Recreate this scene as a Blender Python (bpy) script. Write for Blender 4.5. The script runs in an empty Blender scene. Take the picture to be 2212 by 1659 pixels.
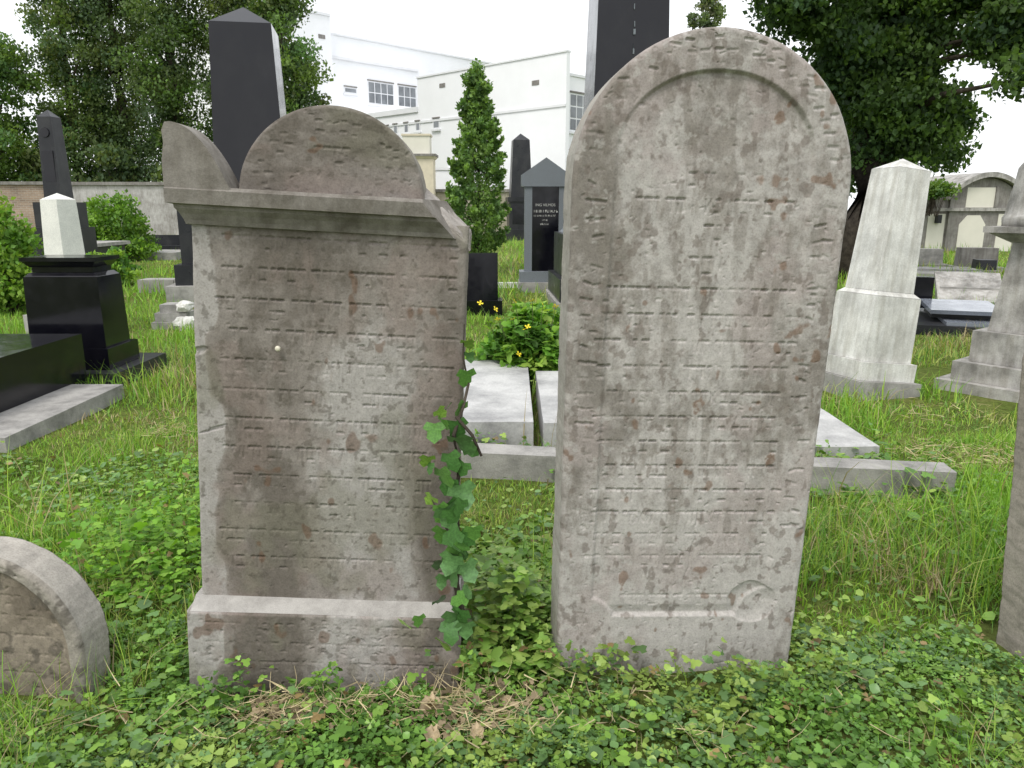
import bpy, bmesh, math, random
import numpy as np
from mathutils import Vector, Matrix

# ------------------------------------------------------------------ camera, sky, sun, exposure
scn = bpy.context.scene
COL = scn.collection
R = math.radians
EYE, PITCH, FPX, CX, CY = 1.5, R(13.1), 1640.0, 1106.0, 829.5     # focal length in units of a 2212 px wide picture
cam_d = bpy.data.cameras.new('camera'); cam = bpy.data.objects.new('camera', cam_d); COL.objects.link(cam)
cam.location = (0, 0, EYE); cam.rotation_euler = (R(90) - PITCH, 0, 0)
cam_d.sensor_fit = 'HORIZONTAL'; cam_d.angle = 2 * math.atan(CX / FPX); cam_d.clip_end = 2000; cam_d.clip_start = 0.05
scn.camera = cam
SUN_EL, SUN_AZ = 58, -150          # azimuth measured from +Y towards +X
w = bpy.data.worlds.new('World'); scn.world = w; w.use_nodes = True
nt = w.node_tree; nt.nodes.clear()
sky = nt.nodes.new('ShaderNodeTexSky'); sky.sky_type = 'NISHITA'; sky.sun_disc = False
sky.sun_elevation = R(SUN_EL); sky.sun_rotation = R(SUN_AZ); sky.dust_density = 6; sky.air_density = 1.5
mx = nt.nodes.new('ShaderNodeMix'); mx.data_type = 'RGBA'; mx.inputs[0].default_value = 0.86   # an overcast layer over the blue
mx.inputs[7].default_value = (9.6, 9.8, 10.1, 1)
nt.links.new(sky.outputs[0], mx.inputs[6])
bg = nt.nodes.new('ShaderNodeBackground'); bg.inputs[1].default_value = 0.1
nt.links.new(mx.outputs[2], bg.inputs[0])
ow = nt.nodes.new('ShaderNodeOutputWorld'); nt.links.new(bg.outputs[0], ow.inputs[0])
sd = bpy.data.lights.new('sun', 'SUN'); so = bpy.data.objects.new('sun', sd); COL.objects.link(so)
sd.energy = 1.25; sd.angle = R(20); sd.color = (1, 0.96, 0.9)
sdir = Vector((math.sin(R(SUN_AZ)) * math.cos(R(SUN_EL)), math.cos(R(SUN_AZ)) * math.cos(R(SUN_EL)), math.sin(R(SUN_EL))))
so.rotation_euler = sdir.to_track_quat('Z', 'Y').to_euler(); so.location = (0, 0, 30)
scn.view_settings.view_transform = 'Standard'; scn.view_settings.look = 'None'
scn.view_settings.gamma = 1; scn.view_settings.exposure = 0.62; scn.view_settings.use_curve_mapping = False
scn.cycles.max_bounces = 6; scn.cycles.diffuse_bounces = 3; scn.cycles.glossy_bounces = 3
scn.cycles.transmission_bounces = 4; scn.cycles.transparent_max_bounces = 4
rng = np.random.default_rng(11); random.seed(5)

# ------------------------------------------------------------------ helpers
CP, SP = math.cos(PITCH), math.sin(PITCH)
def ray(px, py):
    u, v = px - CX, CY - py
    return Vector((u, FPX * CP + v * SP, -FPX * SP + v * CP))
def P(px, py, Y):                       # the point of that sight line at distance Y
    d = ray(px, py); t = Y / d.y
    return Vector((d.x * t, Y, EYE + d.z * t))
def G(px, py, z=0.0):                   # the point of that sight line at height z
    d = ray(px, py); t = (z - EYE) / d.z
    return Vector((d.x * t, d.y * t, z))

def tag(o, label=None, cat=None, group=None, kind=None):
    if label: o['label'] = label
    if cat: o['category'] = cat
    if group: o['group'] = group
    if kind: o['kind'] = kind
    return o
def empty(name, loc=(0, 0, 0), rot=(0, 0, 0)):
    o = bpy.data.objects.new(name, None); COL.objects.link(o); o.location = loc; o.rotation_euler = rot; o.empty_display_size = 0.1
    return o
def thing(name, label, cat, loc=(0, 0, 0), rot=(0, 0, 0), group=None):
    return tag(empty(name, loc, rot), label, cat, group)
def link(name, me, mat, parent=None):
    o = bpy.data.objects.new(name, me); COL.objects.link(o)
    if mat is not None and not me.materials: me.materials.append(mat)
    if parent is not None: o.parent = parent
    return o
def finish(name, bm, mat, parent=None, bevel=0.0, smooth=False, seg=2):
    if bevel > 0:
        es = [e for e in bm.edges if e.is_manifold and e.calc_face_angle(0) > 0.35]
        bmesh.ops.bevel(bm, geom=es, offset=bevel, segments=seg, affect='EDGES', clamp_overlap=True)
    bmesh.ops.recalc_face_normals(bm, faces=bm.faces)
    if smooth:
        for f in bm.faces: f.smooth = True
    me = bpy.data.meshes.new(name); bm.to_mesh(me); bm.free()
    return link(name, me, mat, parent)
def frus(bm, cx, cy, z0, w0, d0, z1, w1, d1, rz=0.0):
    c, s = math.cos(rz), math.sin(rz); vs = []
    for z, ww, dd in ((z0, w0, d0), (z1, w1, d1)):
        for sx, sy in ((-1, -1), (1, -1), (1, 1), (-1, 1)):
            x, y = sx * ww / 2, sy * dd / 2
            vs.append(bm.verts.new((cx + x * c - y * s, cy + x * s + y * c, z)))
    for f in ((3, 2, 1, 0), (4, 5, 6, 7), (0, 1, 5, 4), (1, 2, 6, 5), (2, 3, 7, 6), (3, 0, 4, 7)):
        bm.faces.new([vs[i] for i in f])
    return vs
def box(bm, x0, x1, y0, y1, z0, z1):
    return frus(bm, (x0 + x1) / 2, (y0 + y1) / 2, z0, x1 - x0, y1 - y0, z1, x1 - x0, y1 - y0)
def pyr(bm, cx, cy, z0, w0, d0, z1):
    vs = [bm.verts.new((cx + sx * w0 / 2, cy + sy * d0 / 2, z0)) for sx, sy in ((-1, -1), (1, -1), (1, 1), (-1, 1))]
    a = bm.verts.new((cx, cy, z1)); bm.faces.new(vs[::-1])
    for i in range(4): bm.faces.new((vs[i], vs[(i + 1) % 4], a))
def part_box(name, mat, parent, x0, x1, y0, y1, z0, z1, bevel=0.0):
    bm = bmesh.new(); box(bm, x0, x1, y0, y1, z0, z1); return finish(name, bm, mat, parent, bevel)
def part_frus(name, mat, parent, cx, cy, z0, w0, d0, z1, w1, d1, bevel=0.0):
    bm = bmesh.new(); frus(bm, cx, cy, z0, w0, d0, z1, w1, d1); return finish(name, bm, mat, parent, bevel)
def part_pyr(name, mat, parent, cx, cy, z0, w0, d0, z1, bevel=0.0):
    bm = bmesh.new(); pyr(bm, cx, cy, z0, w0, d0, z1); return finish(name, bm, mat, parent, bevel)
def tube(bm, pts, rad, n=7):
    rings = []
    for i, p in enumerate(pts):
        a = Vector(pts[max(i - 1, 0)]); b = Vector(pts[min(i + 1, len(pts) - 1)])
        q = (b - a).to_track_quat('Z', 'Y'); p = Vector(p)
        rings.append([bm.verts.new(p + q @ Vector((math.cos(2 * math.pi * k / n) * rad[i], math.sin(2 * math.pi * k / n) * rad[i], 0))) for k in range(n)])
    for r0, r1 in zip(rings, rings[1:]):
        for k in range(n): bm.faces.new((r0[k], r0[(k + 1) % n], r1[(k + 1) % n], r1[k]))
    bm.faces.new(rings[0][::-1]); bm.faces.new(rings[-1])
def roughen(o, cuts=3, amp=0.006, scale=9.0, seed=0):
    me = o.data; bm = bmesh.new(); bm.from_mesh(me)
    bmesh.ops.subdivide_edges(bm, edges=bm.edges[:], cuts=cuts, use_grid_fill=True)
    co = np.array([v.co[:] for v in bm.verts])
    n = np.stack([fbm3(co * scale + 17.3 * k + seed, 3) for k in range(3)], 1) - 0.5
    for v, d in zip(bm.verts, n): v.co += Vector(d * 2 * amp)
    bm.to_mesh(me); bm.free()

# value noise in numpy
def _h(ix, iy, iz, seed):
    with np.errstate(over='ignore'):
        n = ix.astype(np.int64) * 374761393 + iy.astype(np.int64) * 668265263 + iz.astype(np.int64) * 2147483647 + seed * 1274126177
        n = (n ^ (n >> 13)) * 1274126177
        n = n ^ (n >> 16)
    return (n & 0xffffff) / float(0xffffff)
def vn3(p, seed=0):
    i = np.floor(p).astype(np.int64); f = p - i; f = f * f * (3 - 2 * f); r = 0
    for dx in (0, 1):
        for dy in (0, 1):
            for dz in (0, 1):
                wgt = (f[..., 0] if dx else 1 - f[..., 0]) * (f[..., 1] if dy else 1 - f[..., 1]) * (f[..., 2] if dz else 1 - f[..., 2])
                r = r + wgt * _h(i[..., 0] + dx, i[..., 1] + dy, i[..., 2] + dz, seed)
    return r
def fbm3(p, octv=4, seed=0):
    s = 0; a = 1; t = 0
    for o in range(octv):
        s = s + a * vn3(p * 2.03 ** o, seed + 31 * o); t += a; a *= 0.55
    return s / t
def vn2(x, y, seed=0):
    ix = np.floor(x).astype(np.int64); iy = np.floor(y).astype(np.int64)
    fx = x - ix; fy = y - iy; fx = fx * fx * (3 - 2 * fx); fy = fy * fy * (3 - 2 * fy); z = np.zeros_like(ix)
    a = _h(ix, iy, z, seed); b = _h(ix + 1, iy, z, seed); c = _h(ix, iy + 1, z, seed); d = _h(ix + 1, iy + 1, z, seed)
    return (a * (1 - fx) + b * fx) * (1 - fy) + (c * (1 - fx) + d * fx) * fy
def fbm2(x, y, octv=4, seed=0, gain=0.55):
    s = 0; a = 1; t = 0
    for o in range(octv):
        s = s + a * vn2(x * 2.03 ** o + 7.1 * o, y * 2.03 ** o - 3.7 * o, seed + 17 * o); t += a; a *= gain
    return s / t
def sst(a, b, x): 
    t = np.clip((x - a) / (b - a), 0, 1); return t * t * (3 - 2 * t)

def raw_mesh(name, verts, faces, cols=None, smooth=False):
    """verts (N,3); faces: list of int arrays (M,k)"""
    me = bpy.data.meshes.new(name); verts = np.asarray(verts, np.float32)
    me.vertices.add(len(verts)); me.vertices.foreach_set('co', verts.ravel())
    loops = np.concatenate([f.ravel() for f in faces]).astype(np.int32)
    tot = np.concatenate([np.full(len(f), f.shape[1], np.int32) for f in faces])
    st = np.concatenate([[0], np.cumsum(tot)[:-1]]).astype(np.int32)
    me.loops.add(len(loops)); me.loops.foreach_set('vertex_index', loops)
    me.polygons.add(len(tot)); me.polygons.foreach_set('loop_start', st); me.polygons.foreach_set('loop_total', tot)
    if smooth: me.polygons.foreach_set('use_smooth', np.ones(len(tot), bool))
    me.update(calc_edges=True); me.validate()
    if cols is not None:
        a = me.color_attributes.new('Col', 'FLOAT_COLOR', 'POINT')
        c = np.ones((len(verts), 4), np.float32); c[:, :3] = cols; a.data.foreach_set('color', c.ravel())
    return me
def rots(yaw, tilt, roll=None):
    """matrices: roll about z, tilt about x, then yaw about z"""
    n = len(yaw); roll = np.zeros(n) if roll is None else roll
    cy, sy, ct, st, cr, sr = np.cos(yaw), np.sin(yaw), np.cos(tilt), np.sin(tilt), np.cos(roll), np.sin(roll)
    z = np.zeros(n); o = np.ones(n)
    Z1 = np.stack([cy, -sy, z, sy, cy, z, z, z, o], 1).reshape(n, 3, 3)
    X = np.stack([o, z, z, z, ct, -st, z, st, ct], 1).reshape(n, 3, 3)
    Z2 = np.stack([cr, -sr, z, sr, cr, z, z, z, o], 1).reshape(n, 3, 3)
    return Z1 @ X @ Z2
def scatter(name, tv, tf, pos, rot, scale, cols, mat, parent=None, smooth=False):
    tv = np.asarray(tv, float); tf = np.asarray(tf, int); n = len(pos); k = len(tv)
    scale = np.asarray(scale, float)
    sc = scale[:, None, None] if scale.ndim == 1 else scale[:, None, :]
    v = np.einsum('nij,nkj->nki', rot, tv[None] * sc) + np.asarray(pos)[:, None, :]
    f = (tf[None] + (np.arange(n) * k)[:, None, None]).reshape(-1, tf.shape[1])
    me = raw_mesh(name, v.reshape(-1, 3), [f], np.repeat(cols, k, 0), smooth)
    return link(name, me, mat, parent)
def join_meshes(name, objs, mat, parent=None):
    """merge several scatter objects (arrays of triangles) into one mesh"""
    V, F, C, off = [], [], [], 0
    for o in objs:
        me = o.data; n = len(me.vertices); v = np.empty(n * 3, np.float32); me.vertices.foreach_get('co', v)
        c = np.empty(n * 4, np.float32); me.color_attributes['Col'].data.foreach_get('color', c)
        l = np.empty(len(me.loops), np.int32); me.loops.foreach_get('vertex_index', l)
        V.append(v.reshape(-1, 3)); C.append(c.reshape(-1, 4)[:, :3]); F.append(l.reshape(-1, 3) + off); off += n
        bpy.data.objects.remove(o); bpy.data.meshes.remove(me)
    return link(name, raw_mesh(name, np.concatenate(V), [np.concatenate(F)], np.concatenate(C)), mat, parent)

# ------------------------------------------------------------------ materials
def nodes(name):
    m = bpy.data.materials.new(name); m.use_nodes = True; t = m.node_tree
    return m, t, t.nodes['Principled BSDF'], t.nodes['Material Output']
def nn(t, kind, **kw):
    n = t.nodes.new(kind)
    for k, v in kw.items(): setattr(n, k, v)
    return n
def noise(t, scale, detail=4, rough=0.6, coord='Object', stretch=None):
    tc = nn(t, 'ShaderNodeTexCoord'); n = nn(t, 'ShaderNodeTexNoise')
    n.inputs['Scale'].default_value = scale; n.inputs['Detail'].default_value = detail; n.inputs['Roughness'].default_value = rough
    if stretch:
        mp = nn(t, 'ShaderNodeMapping'); mp.inputs['Scale'].default_value = stretch
        t.links.new(tc.outputs[coord], mp.inputs[0]); t.links.new(mp.outputs[0], n.inputs['Vector'])
    else: t.links.new(tc.outputs[coord], n.inputs['Vector'])
    return n.outputs['Fac']
def ramp(t, fac, stops):
    r = nn(t, 'ShaderNodeValToRGB'); e = r.color_ramp.elements
    while len(e) < len(stops): e.new(0.5)
    for el, (p, c) in zip(e, stops): el.position = p; el.color = (*c, 1) if len(c) == 3 else c
    t.links.new(fac, r.inputs[0]); return r.outputs[0]
def mixc(t, a, b, fac, mode='MIX'):
    m = nn(t, 'ShaderNodeMix', data_type='RGBA', blend_type=mode)
    for s, v in ((m.inputs[0], fac), (m.inputs[6], a), (m.inputs[7], b)):
        if hasattr(v, 'is_output'): t.links.new(v, s)
        else: s.default_value = v if isinstance(v, (int, float)) else (*v, 1)
    return m.outputs[2]
def bump(t, bs, h, strength=0.3, dist=0.01):
    b = nn(t, 'ShaderNodeBump'); b.inputs['Strength'].default_value = strength; b.inputs['Distance'].default_value = dist
    t.links.new(h, b.inputs['Height']); t.links.new(b.outputs[0], bs.inputs['Normal'])

def stone_attr(name, grain=0.3):
    m, t, b, o = nodes(name)
    at = nn(t, 'ShaderNodeAttribute', attribute_name='Col')
    g1 = ramp(t, noise(t, 38, 6, 0.7), [(0.3, (0.72, 0.72, 0.72)), (0.62, (1.12, 1.12, 1.12))])
    g2 = ramp(t, noise(t, 170, 3, 0.6), [(0.36, (0.8, 0.79, 0.78)), (0.5, (1.0, 1.0, 1.0)), (0.75, (1.1, 1.1, 1.1))])
    c = mixc(t, at.outputs['Color'], g1, 0.7, 'MULTIPLY'); c = mixc(t, c, g2, 0.8, 'MULTIPLY')
    t.links.new(c, b.inputs['Base Color']); b.inputs['Roughness'].default_value = 0.92; b.inputs['Specular IOR Level'].default_value = 0.2
    bump(t, b, noise(t, 120, 6, 0.7), grain, 0.004)
    return m
def stone(name, dark, light, scale=6, rough=0.9, streak=True, bumps=0.35, spec=0.2):
    m, t, b, o = nodes(name)
    n1 = noise(t, scale, 8, 0.65)
    c = ramp(t, n1, [(0.33, dark), (0.6, light)])
    if streak:
        s = ramp(t, noise(t, 5, 5, 0.6, stretch=(4, 4, 0.5)), [(0.35, (0.72, 0.7, 0.66)), (0.6, (1.05, 1.05, 1.05))])
        c = mixc(t, c, s, 0.75, 'MULTIPLY')
    g = ramp(t, noise(t, scale * 25, 3, 0.6), [(0.3, (0.78, 0.78, 0.78)), (0.65, (1.08, 1.08, 1.08))])
    c = mixc(t, c, g, 0.7, 'MULTIPLY')
    t.links.new(c, b.inputs['Base Color']); b.inputs['Roughness'].default_value = rough; b.inputs['Specular IOR Level'].default_value = spec
    bump(t, b, noise(t, scale * 12, 6, 0.7), bumps, 0.006)
    return m
def granite(name, col, rough=0.14, spec=0.5, dust=0.5):
    m, t, b, o = nodes(name)
    sp = ramp(t, noise(t, 300, 2, 0.5), [(0.4, tuple(c * 0.6 for c in col)), (0.7, tuple(c * 1.7 for c in col))])
    d = ramp(t, noise(t, 2.5, 6, 0.65, stretch=(1, 1, 0.6)), [(0.45, (0, 0, 0)), (0.85, (dust, dust, dust))])
    c = mixc(t, sp, (0.11, 0.11, 0.105), d)
    t.links.new(c, b.inputs['Base Color'])
    r = ramp(t, noise(t, 4, 6, 0.7), [(0.3, (rough,) * 3), (0.8, (rough + 0.22,) * 3)])
    t.links.new(r, b.inputs['Roughness']); b.inputs['Specular IOR Level'].default_value = spec
    return m
def leafmat(name, rough=0.5, trans=0.42, boost=1.0):
    m, t, b, o = nodes(name)
    at = nn(t, 'ShaderNodeAttribute', attribute_name='Col')
    c = mixc(t, at.outputs['Color'], (boost,) * 3, 1.0, 'MULTIPLY')
    t.links.new(c, b.inputs['Base Color']); b.inputs['Roughness'].default_value = rough; b.inputs['Specular IOR Level'].default_value = 0.3
    tr = nn(t, 'ShaderNodeBsdfTranslucent'); c2 = mixc(t, c, (1.25, 1.3, 0.55), 1.0, 'MULTIPLY'); t.links.new(c2, tr.inputs[0])
    ms = nn(t, 'ShaderNodeMixShader'); ms.inputs[0].default_value = trans
    t.links.new(b.outputs[0], ms.inputs[1]); t.links.new(tr.outputs[0], ms.inputs[2]); t.links.new(ms.outputs[0], o.inputs[0])
    return m
def plain(name, col, rough=0.8, spec=0.3, var=0.15, scale=5):
    m, t, b, o = nodes(name)
    c = ramp(t, noise(t, scale, 6, 0.65), [(0.3, tuple(x * (1 - var) for x in col)), (0.7, tuple(min(1, x * (1 + var)) for x in col))])
    t.links.new(c, b.inputs['Base Color']); b.inputs['Roughness'].default_value = rough; b.inputs['Specular IOR Level'].default_value = spec
    return m

M = {}
M['limestone'] = stone_attr('carved_limestone', 0.35)
M['limestone_plain'] = stone('weathered_limestone', (0.125, 0.113, 0.097), (0.25, 0.233, 0.21), 9)
M['limestone_pale'] = stone('broken_limestone', (0.27, 0.245, 0.22), (0.42, 0.39, 0.36), 14, streak=False, bumps=0.8)
M['limestone_wash'] = stone('pale_ledge_limestone', (0.27, 0.258, 0.24), (0.41, 0.395, 0.37), 12, streak=False)  # paler limestone tone for the sloping ledge of the plinth
M['black'] = granite('black_granite', (0.004, 0.004, 0.007), 0.05, 0.4, 0.08)
M['black2'] = granite('dusty_dark_granite', (0.02, 0.021, 0.025), 0.25, 0.3, 0.4)
M['blue_granite'] = granite('grey_blue_granite', (0.17, 0.19, 0.21), 0.4, 0.3, 0.3)
M['tablet'] = granite('polished_sky_tinted_granite', (0.2, 0.22, 0.26), 0.1, 0.6, 0.2)  # sky reflection on the dark granite put into a lighter blue-grey base
M['marble'] = stone('white_marble', (0.44, 0.44, 0.42), (0.68, 0.68, 0.65), 3.5, 0.7, True, 0.15, 0.3)
M['marble2'] = stone('clean_white_marble', (0.6, 0.61, 0.57), (0.74, 0.74, 0.69), 3.5, 0.7, False, 0.12, 0.3)
M['concrete'] = stone('grey_concrete', (0.2, 0.195, 0.185), (0.37, 0.36, 0.34), 5, 0.9, False, 0.5)
M['slab'] = stone('pale_slab', (0.26, 0.26, 0.26), (0.5, 0.5, 0.49), 3.2, 0.65, False, 0.25, 0.4)
M['greystone'] = stone('grey_monument_stone', (0.19, 0.185, 0.175), (0.44, 0.43, 0.41), 4, 0.9, True, 0.4)
M['white'] = plain('white_render', (0.86, 0.87, 0.89), 0.9, 0.1, 0.03, 0.6)
M['offwhite'] = plain('white_trim', (0.76, 0.77, 0.79), 0.9, 0.1, 0.05, 1)
M['cream'] = plain('cream_render', (0.62, 0.56, 0.44), 0.9, 0.1, 0.1, 3)
M['cream_pale'] = plain('pale_cream_panel', (0.68, 0.66, 0.58), 0.9, 0.1, 0.05, 2)
M['cement'] = stone('grey_cement_render', (0.17, 0.16, 0.15), (0.28, 0.27, 0.255), 3, 0.95, True, 0.3)
M['bark'] = stone('dark_bark', (0.035, 0.028, 0.022), (0.09, 0.075, 0.06), 9, 0.95, True, 0.9)
M['stem'] = plain('green_stem', (0.09, 0.12, 0.04), 0.7, 0.3, 0.3, 20)
M['leaf'] = leafmat('foliage'); M['grass'] = leafmat('grass_blades', 0.55, 0.3); M['ivy'] = leafmat('ivy_leaves', 0.32, 0.25)
M['dry'] = leafmat('dry_leaves', 0.8, 0.2)
M['petal'] = plain('yellow_petal', (0.75, 0.6, 0.03), 0.6, 0.3, 0.1, 30)
M['gold'] = plain('faded_gilding', (0.42, 0.42, 0.4), 0.5, 0.4, 0.1, 30)
M['shell'] = plain('snail_shell', (0.62, 0.58, 0.47), 0.4, 0.5, 0.1, 60)
def glassmat():
    m, t, b, o = nodes('window_glass'); c = ramp(t, noise(t, 0.8, 3), [(0.3, (0.1, 0.11, 0.12)), (0.7, (0.26, 0.28, 0.3))])
    t.links.new(c, b.inputs['Base Color']); b.inputs['Roughness'].default_value = 0.08; b.inputs['Specular IOR Level'].default_value = 0.6; return m
M['glass'] = glassmat()
def brickmat():
    m, t, b, o = nodes('old_brickwork'); tc = nn(t, 'ShaderNodeTexCoord')
    mp = nn(t, 'ShaderNodeMapping'); mp.inputs['Rotation'].default_value = (R(90), 0, 0); t.links.new(tc.outputs['Object'], mp.inputs[0])
    br = nn(t, 'ShaderNodeTexBrick'); t.links.new(mp.outputs[0], br.inputs['Vector']); br.inputs['Scale'].default_value = 1
    br.inputs['Brick Width'].default_value = 0.29; br.inputs['Row Height'].default_value = 0.09; br.inputs['Mortar Size'].default_value = 0.012
    br.inputs['Color1'].default_value = (0.34, 0.25, 0.18, 1); br.inputs['Color2'].default_value = (0.24, 0.18, 0.14, 1); br.inputs['Mortar'].default_value = (0.36, 0.33, 0.29, 1)
    s = ramp(t, noise(t, 0.9, 6, 0.7), [(0.35, (0.7, 0.68, 0.65)), (0.6, (1.15, 1.12, 1.1))])
    t.links.new(mixc(t, br.outputs['Color'], s, 0.8, 'MULTIPLY'), b.inputs['Base Color']); b.inputs['Roughness'].default_value = 0.95
    bump(t, b, br.outputs['Fac'], -0.4, 0.01); return m
M['brick'] = brickmat()
M['plaster'] = stone('patchy_wall_plaster', (0.24, 0.225, 0.21), (0.5, 0.49, 0.48), 1.1, 0.95, True, 0.4)
M['wall_yellow'] = stone('yellowed_wall_plaster', (0.28, 0.26, 0.2), (0.44, 0.41, 0.33), 1.5, 0.95, True, 0.4)

# ------------------------------------------------------------------ ground
def gz(x, y):
    near = 1 - sst(14, 30, np.hypot(x, y))
    return (fbm2(x * 0.9 + 40, y * 0.9 + 40, 4, 3) - 0.5) * 0.07 * near
gx = np.concatenate([-np.geomspace(150, 6.1, 24), np.linspace(-6, 6, 121), np.geomspace(6.1, 150, 24)])
gy = np.concatenate([-np.geomspace(60, 1.05, 14), np.linspace(-1, 12, 131), np.geomspace(12.2, 300, 36)])
GX, GY = np.meshgrid(gx, gy); nx_, ny_ = len(gx), len(gy)
gv = np.stack([GX, GY, gz(GX, GY)], -1).reshape(-1, 3)
ii = (np.arange(ny_ - 1)[:, None] * nx_ + np.arange(nx_ - 1)[None]).ravel()
gf = np.stack([ii, ii + 1, ii + 1 + nx_, ii + nx_], 1)
m, t, b, o_ = nodes('meadow_soil')
c = ramp(t, noise(t, 1.3, 8, 0.7), [(0.3, (0.075, 0.09, 0.03)), (0.5, (0.12, 0.165, 0.04)), (0.7, (0.19, 0.19, 0.075))])
c2 = ramp(t, noise(t, 22, 5, 0.7), [(0.35, (0.5, 0.45, 0.4)), (0.6, (1.1, 1.1, 1.0))])
t.links.new(mixc(t, c, c2, 0.9, 'MULTIPLY'), b.inputs['Base Color']); b.inputs['Roughness'].default_value = 1; b.inputs['Specular IOR Level'].default_value = 0.05
bump(t, b, noise(t, 30, 6, 0.7), 0.8, 0.03); M['soil'] = m
tag(link('ground', raw_mesh('ground', gv, [gf], None, True), M['soil']), 'grassy cemetery ground', None, None, 'structure')

EXCL = []            # footprints where nothing grows: (x0, x1, y0, y1)
# ------------------------------------------------------------------ carved gravestones
LET = {  # strokes of square letters in a unit box: (x0, z0, x1, z1, weight); heavy = horizontal
 'b': (0.78, [(0, 1, .7, 1, 1), (.62, 1, .62, 0, .45), (0, 0, .78, 0, .9)]),
 'h': (0.8, [(0, 1, .8, 1, 1), (.72, 1, .72, 0, .5), (.1, .6, .1, 0, .45)]),
 'r': (0.7, [(0, 1, .7, 1, 1), (.62, 1, .62, 0, .5)]),
 'd': (0.78, [(0, 1, .78, 1, 1), (.6, 1, .6, 0, .5)]),
 'v': (0.3, [(0, 1, .3, 1, .9), (.24, 1, .24, 0, .5)]),
 'y': (0.3, [(0, 1, .28, 1, .9), (.22, 1, .2, .6, .5)]),
 'm': (0.8, [(0, 1, .8, 1, 1), (.72, 1, .72, 0, .5), (.06, 1, .06, 0, .45), (.06, 0, .72, 0, .8)]),
 't': (0.85, [(0, 1, .8, 1, 1), (.74, 1, .74, 0, .5), (.2, 1, .16, 0, .4), (0, 0, .18, 0, .8)]),
 'l': (0.6, [(.05, 1.5, .05, 1, .5), (.05, 1, .55, 1, 1), (.55, 1, .25, 0, .5)]),
 'n': (0.5, [(.2, 1, .48, 1, .9), (.42, 1, .42, 0, .45), (0, 0, .45, 0, .8)]),
 'a': (0.8, [(.05, 1, .75, 0, .6), (.7, 1, .5, .55, .5), (.1, 0, .25, .5, .5)]),
 's': (0.9, [(.05, 1, .2, 0, .45), (.45, 1, .3, .3, .45), (.85, 1, .7, 0, .45), (.15, 0, .72, 0, .8)]),
}
KEYS = list(LET) + ['h', 'v', 'y', 'b', 'r', 'm', 'h', 'd']
def line_strokes(x0, x1, z, hgt, fill=0.92, seed=0, skew=0.0):
    rs = random.Random(seed); x = x1; out = []
    while x > x0:
        for _ in range(rs.randint(2, 6)):                # one word, written from right to left
            wd, st = LET[rs.choice(KEYS)]; wd *= hgt * 0.72
            if x - wd < x0: return out
            if rs.random() < fill:
                for a in st:
                    if a[4] < .6 and rs.random() < .35: continue
                    if a[1] == 0 and a[3] == 0 and rs.random() < .45: continue
                    out.append((x - wd + a[0] * hgt * .68, z + a[1] * hgt, x - wd + a[2] * hgt * .68, z + a[3] * hgt, a[4] * (rs.uniform(.75, 1.15) if a[4] > .6 else .75)))
            x -= wd + hgt * rs.uniform(.24, .36)
        x -= hgt * rs.uniform(0.25, 0.5)
    return out
def carve(H, X, Z, strokes, width=0.0085, depth=0.0052):
    for (x0, z0, x1, z1, wt) in strokes:
        hw_ = width * (0.5 if abs(x1 - x0) > abs(z1 - z0) else 0.36)
        r0, r1 = np.searchsorted(Z[:, 0], [min(z0, z1) - hw_, max(z0, z1) + hw_])
        if r1 <= r0: continue
        r1 = min(r1 + 1, len(Z)); xs = X[(r0 + r1) // 2]
        c0, c1 = np.searchsorted(xs, [min(x0, x1) - hw_ * 1.6, max(x0, x1) + hw_ * 1.6])
        c0 = max(c0 - 2, 0); c1 = min(c1 + 2, X.shape[1])
        if c1 <= c0: continue
        px, pz = X[r0:r1, c0:c1] - x0, Z[r0:r1, c0:c1] - z0
        dx, dz = x1 - x0, z1 - z0; L = dx * dx + dz * dz + 1e-9
        tt = np.clip((px * dx + pz * dz) / L, 0, 1); d = np.hypot(px - tt * dx, pz - tt * dz)
        g = np.clip(1 - d / hw_, 0, 1) ** 0.55 * depth * wt
        H[r0:r1, c0:c1] = np.maximum(H[r0:r1, c0:c1], g)
def pits(H, X, Z, n, seed, dmax=0.004, smax=0.012, region=None):
    rs = random.Random(seed); z0, z1 = Z[0, 0], Z[-1, 0]
    for _ in range(n):
        z = rs.uniform(z0, z1); r = min(np.searchsorted(Z[:, 0], z), len(Z) - 1)
        x = rs.uniform(X[r, 0], X[r, -1])
        if region and not region(x, z, rs): continue
        a, b_ = rs.uniform(.3, 1) * smax, rs.uniform(.15, .5) * smax; th = rs.gauss(0, 0.5); m_ = a + .004
        r0, r1 = np.searchsorted(Z[:, 0], [z - m_, z + m_]); c0, c1 = np.searchsorted(X[r], [x - m_, x + m_])
        px, pz = X[r0:r1, c0:c1] - x, Z[r0:r1, c0:c1] - z
        u, v = px * math.cos(th) + pz * math.sin(th), -px * math.sin(th) + pz * math.cos(th)
        g = np.clip(1.2 - (u / a) ** 2 - (v / b_) ** 2, 0, 1) * dmax * rs.uniform(.3, 1)
        H[r0:r1, c0:c1] = np.maximum(H[r0:r1, c0:c1], g)
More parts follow.
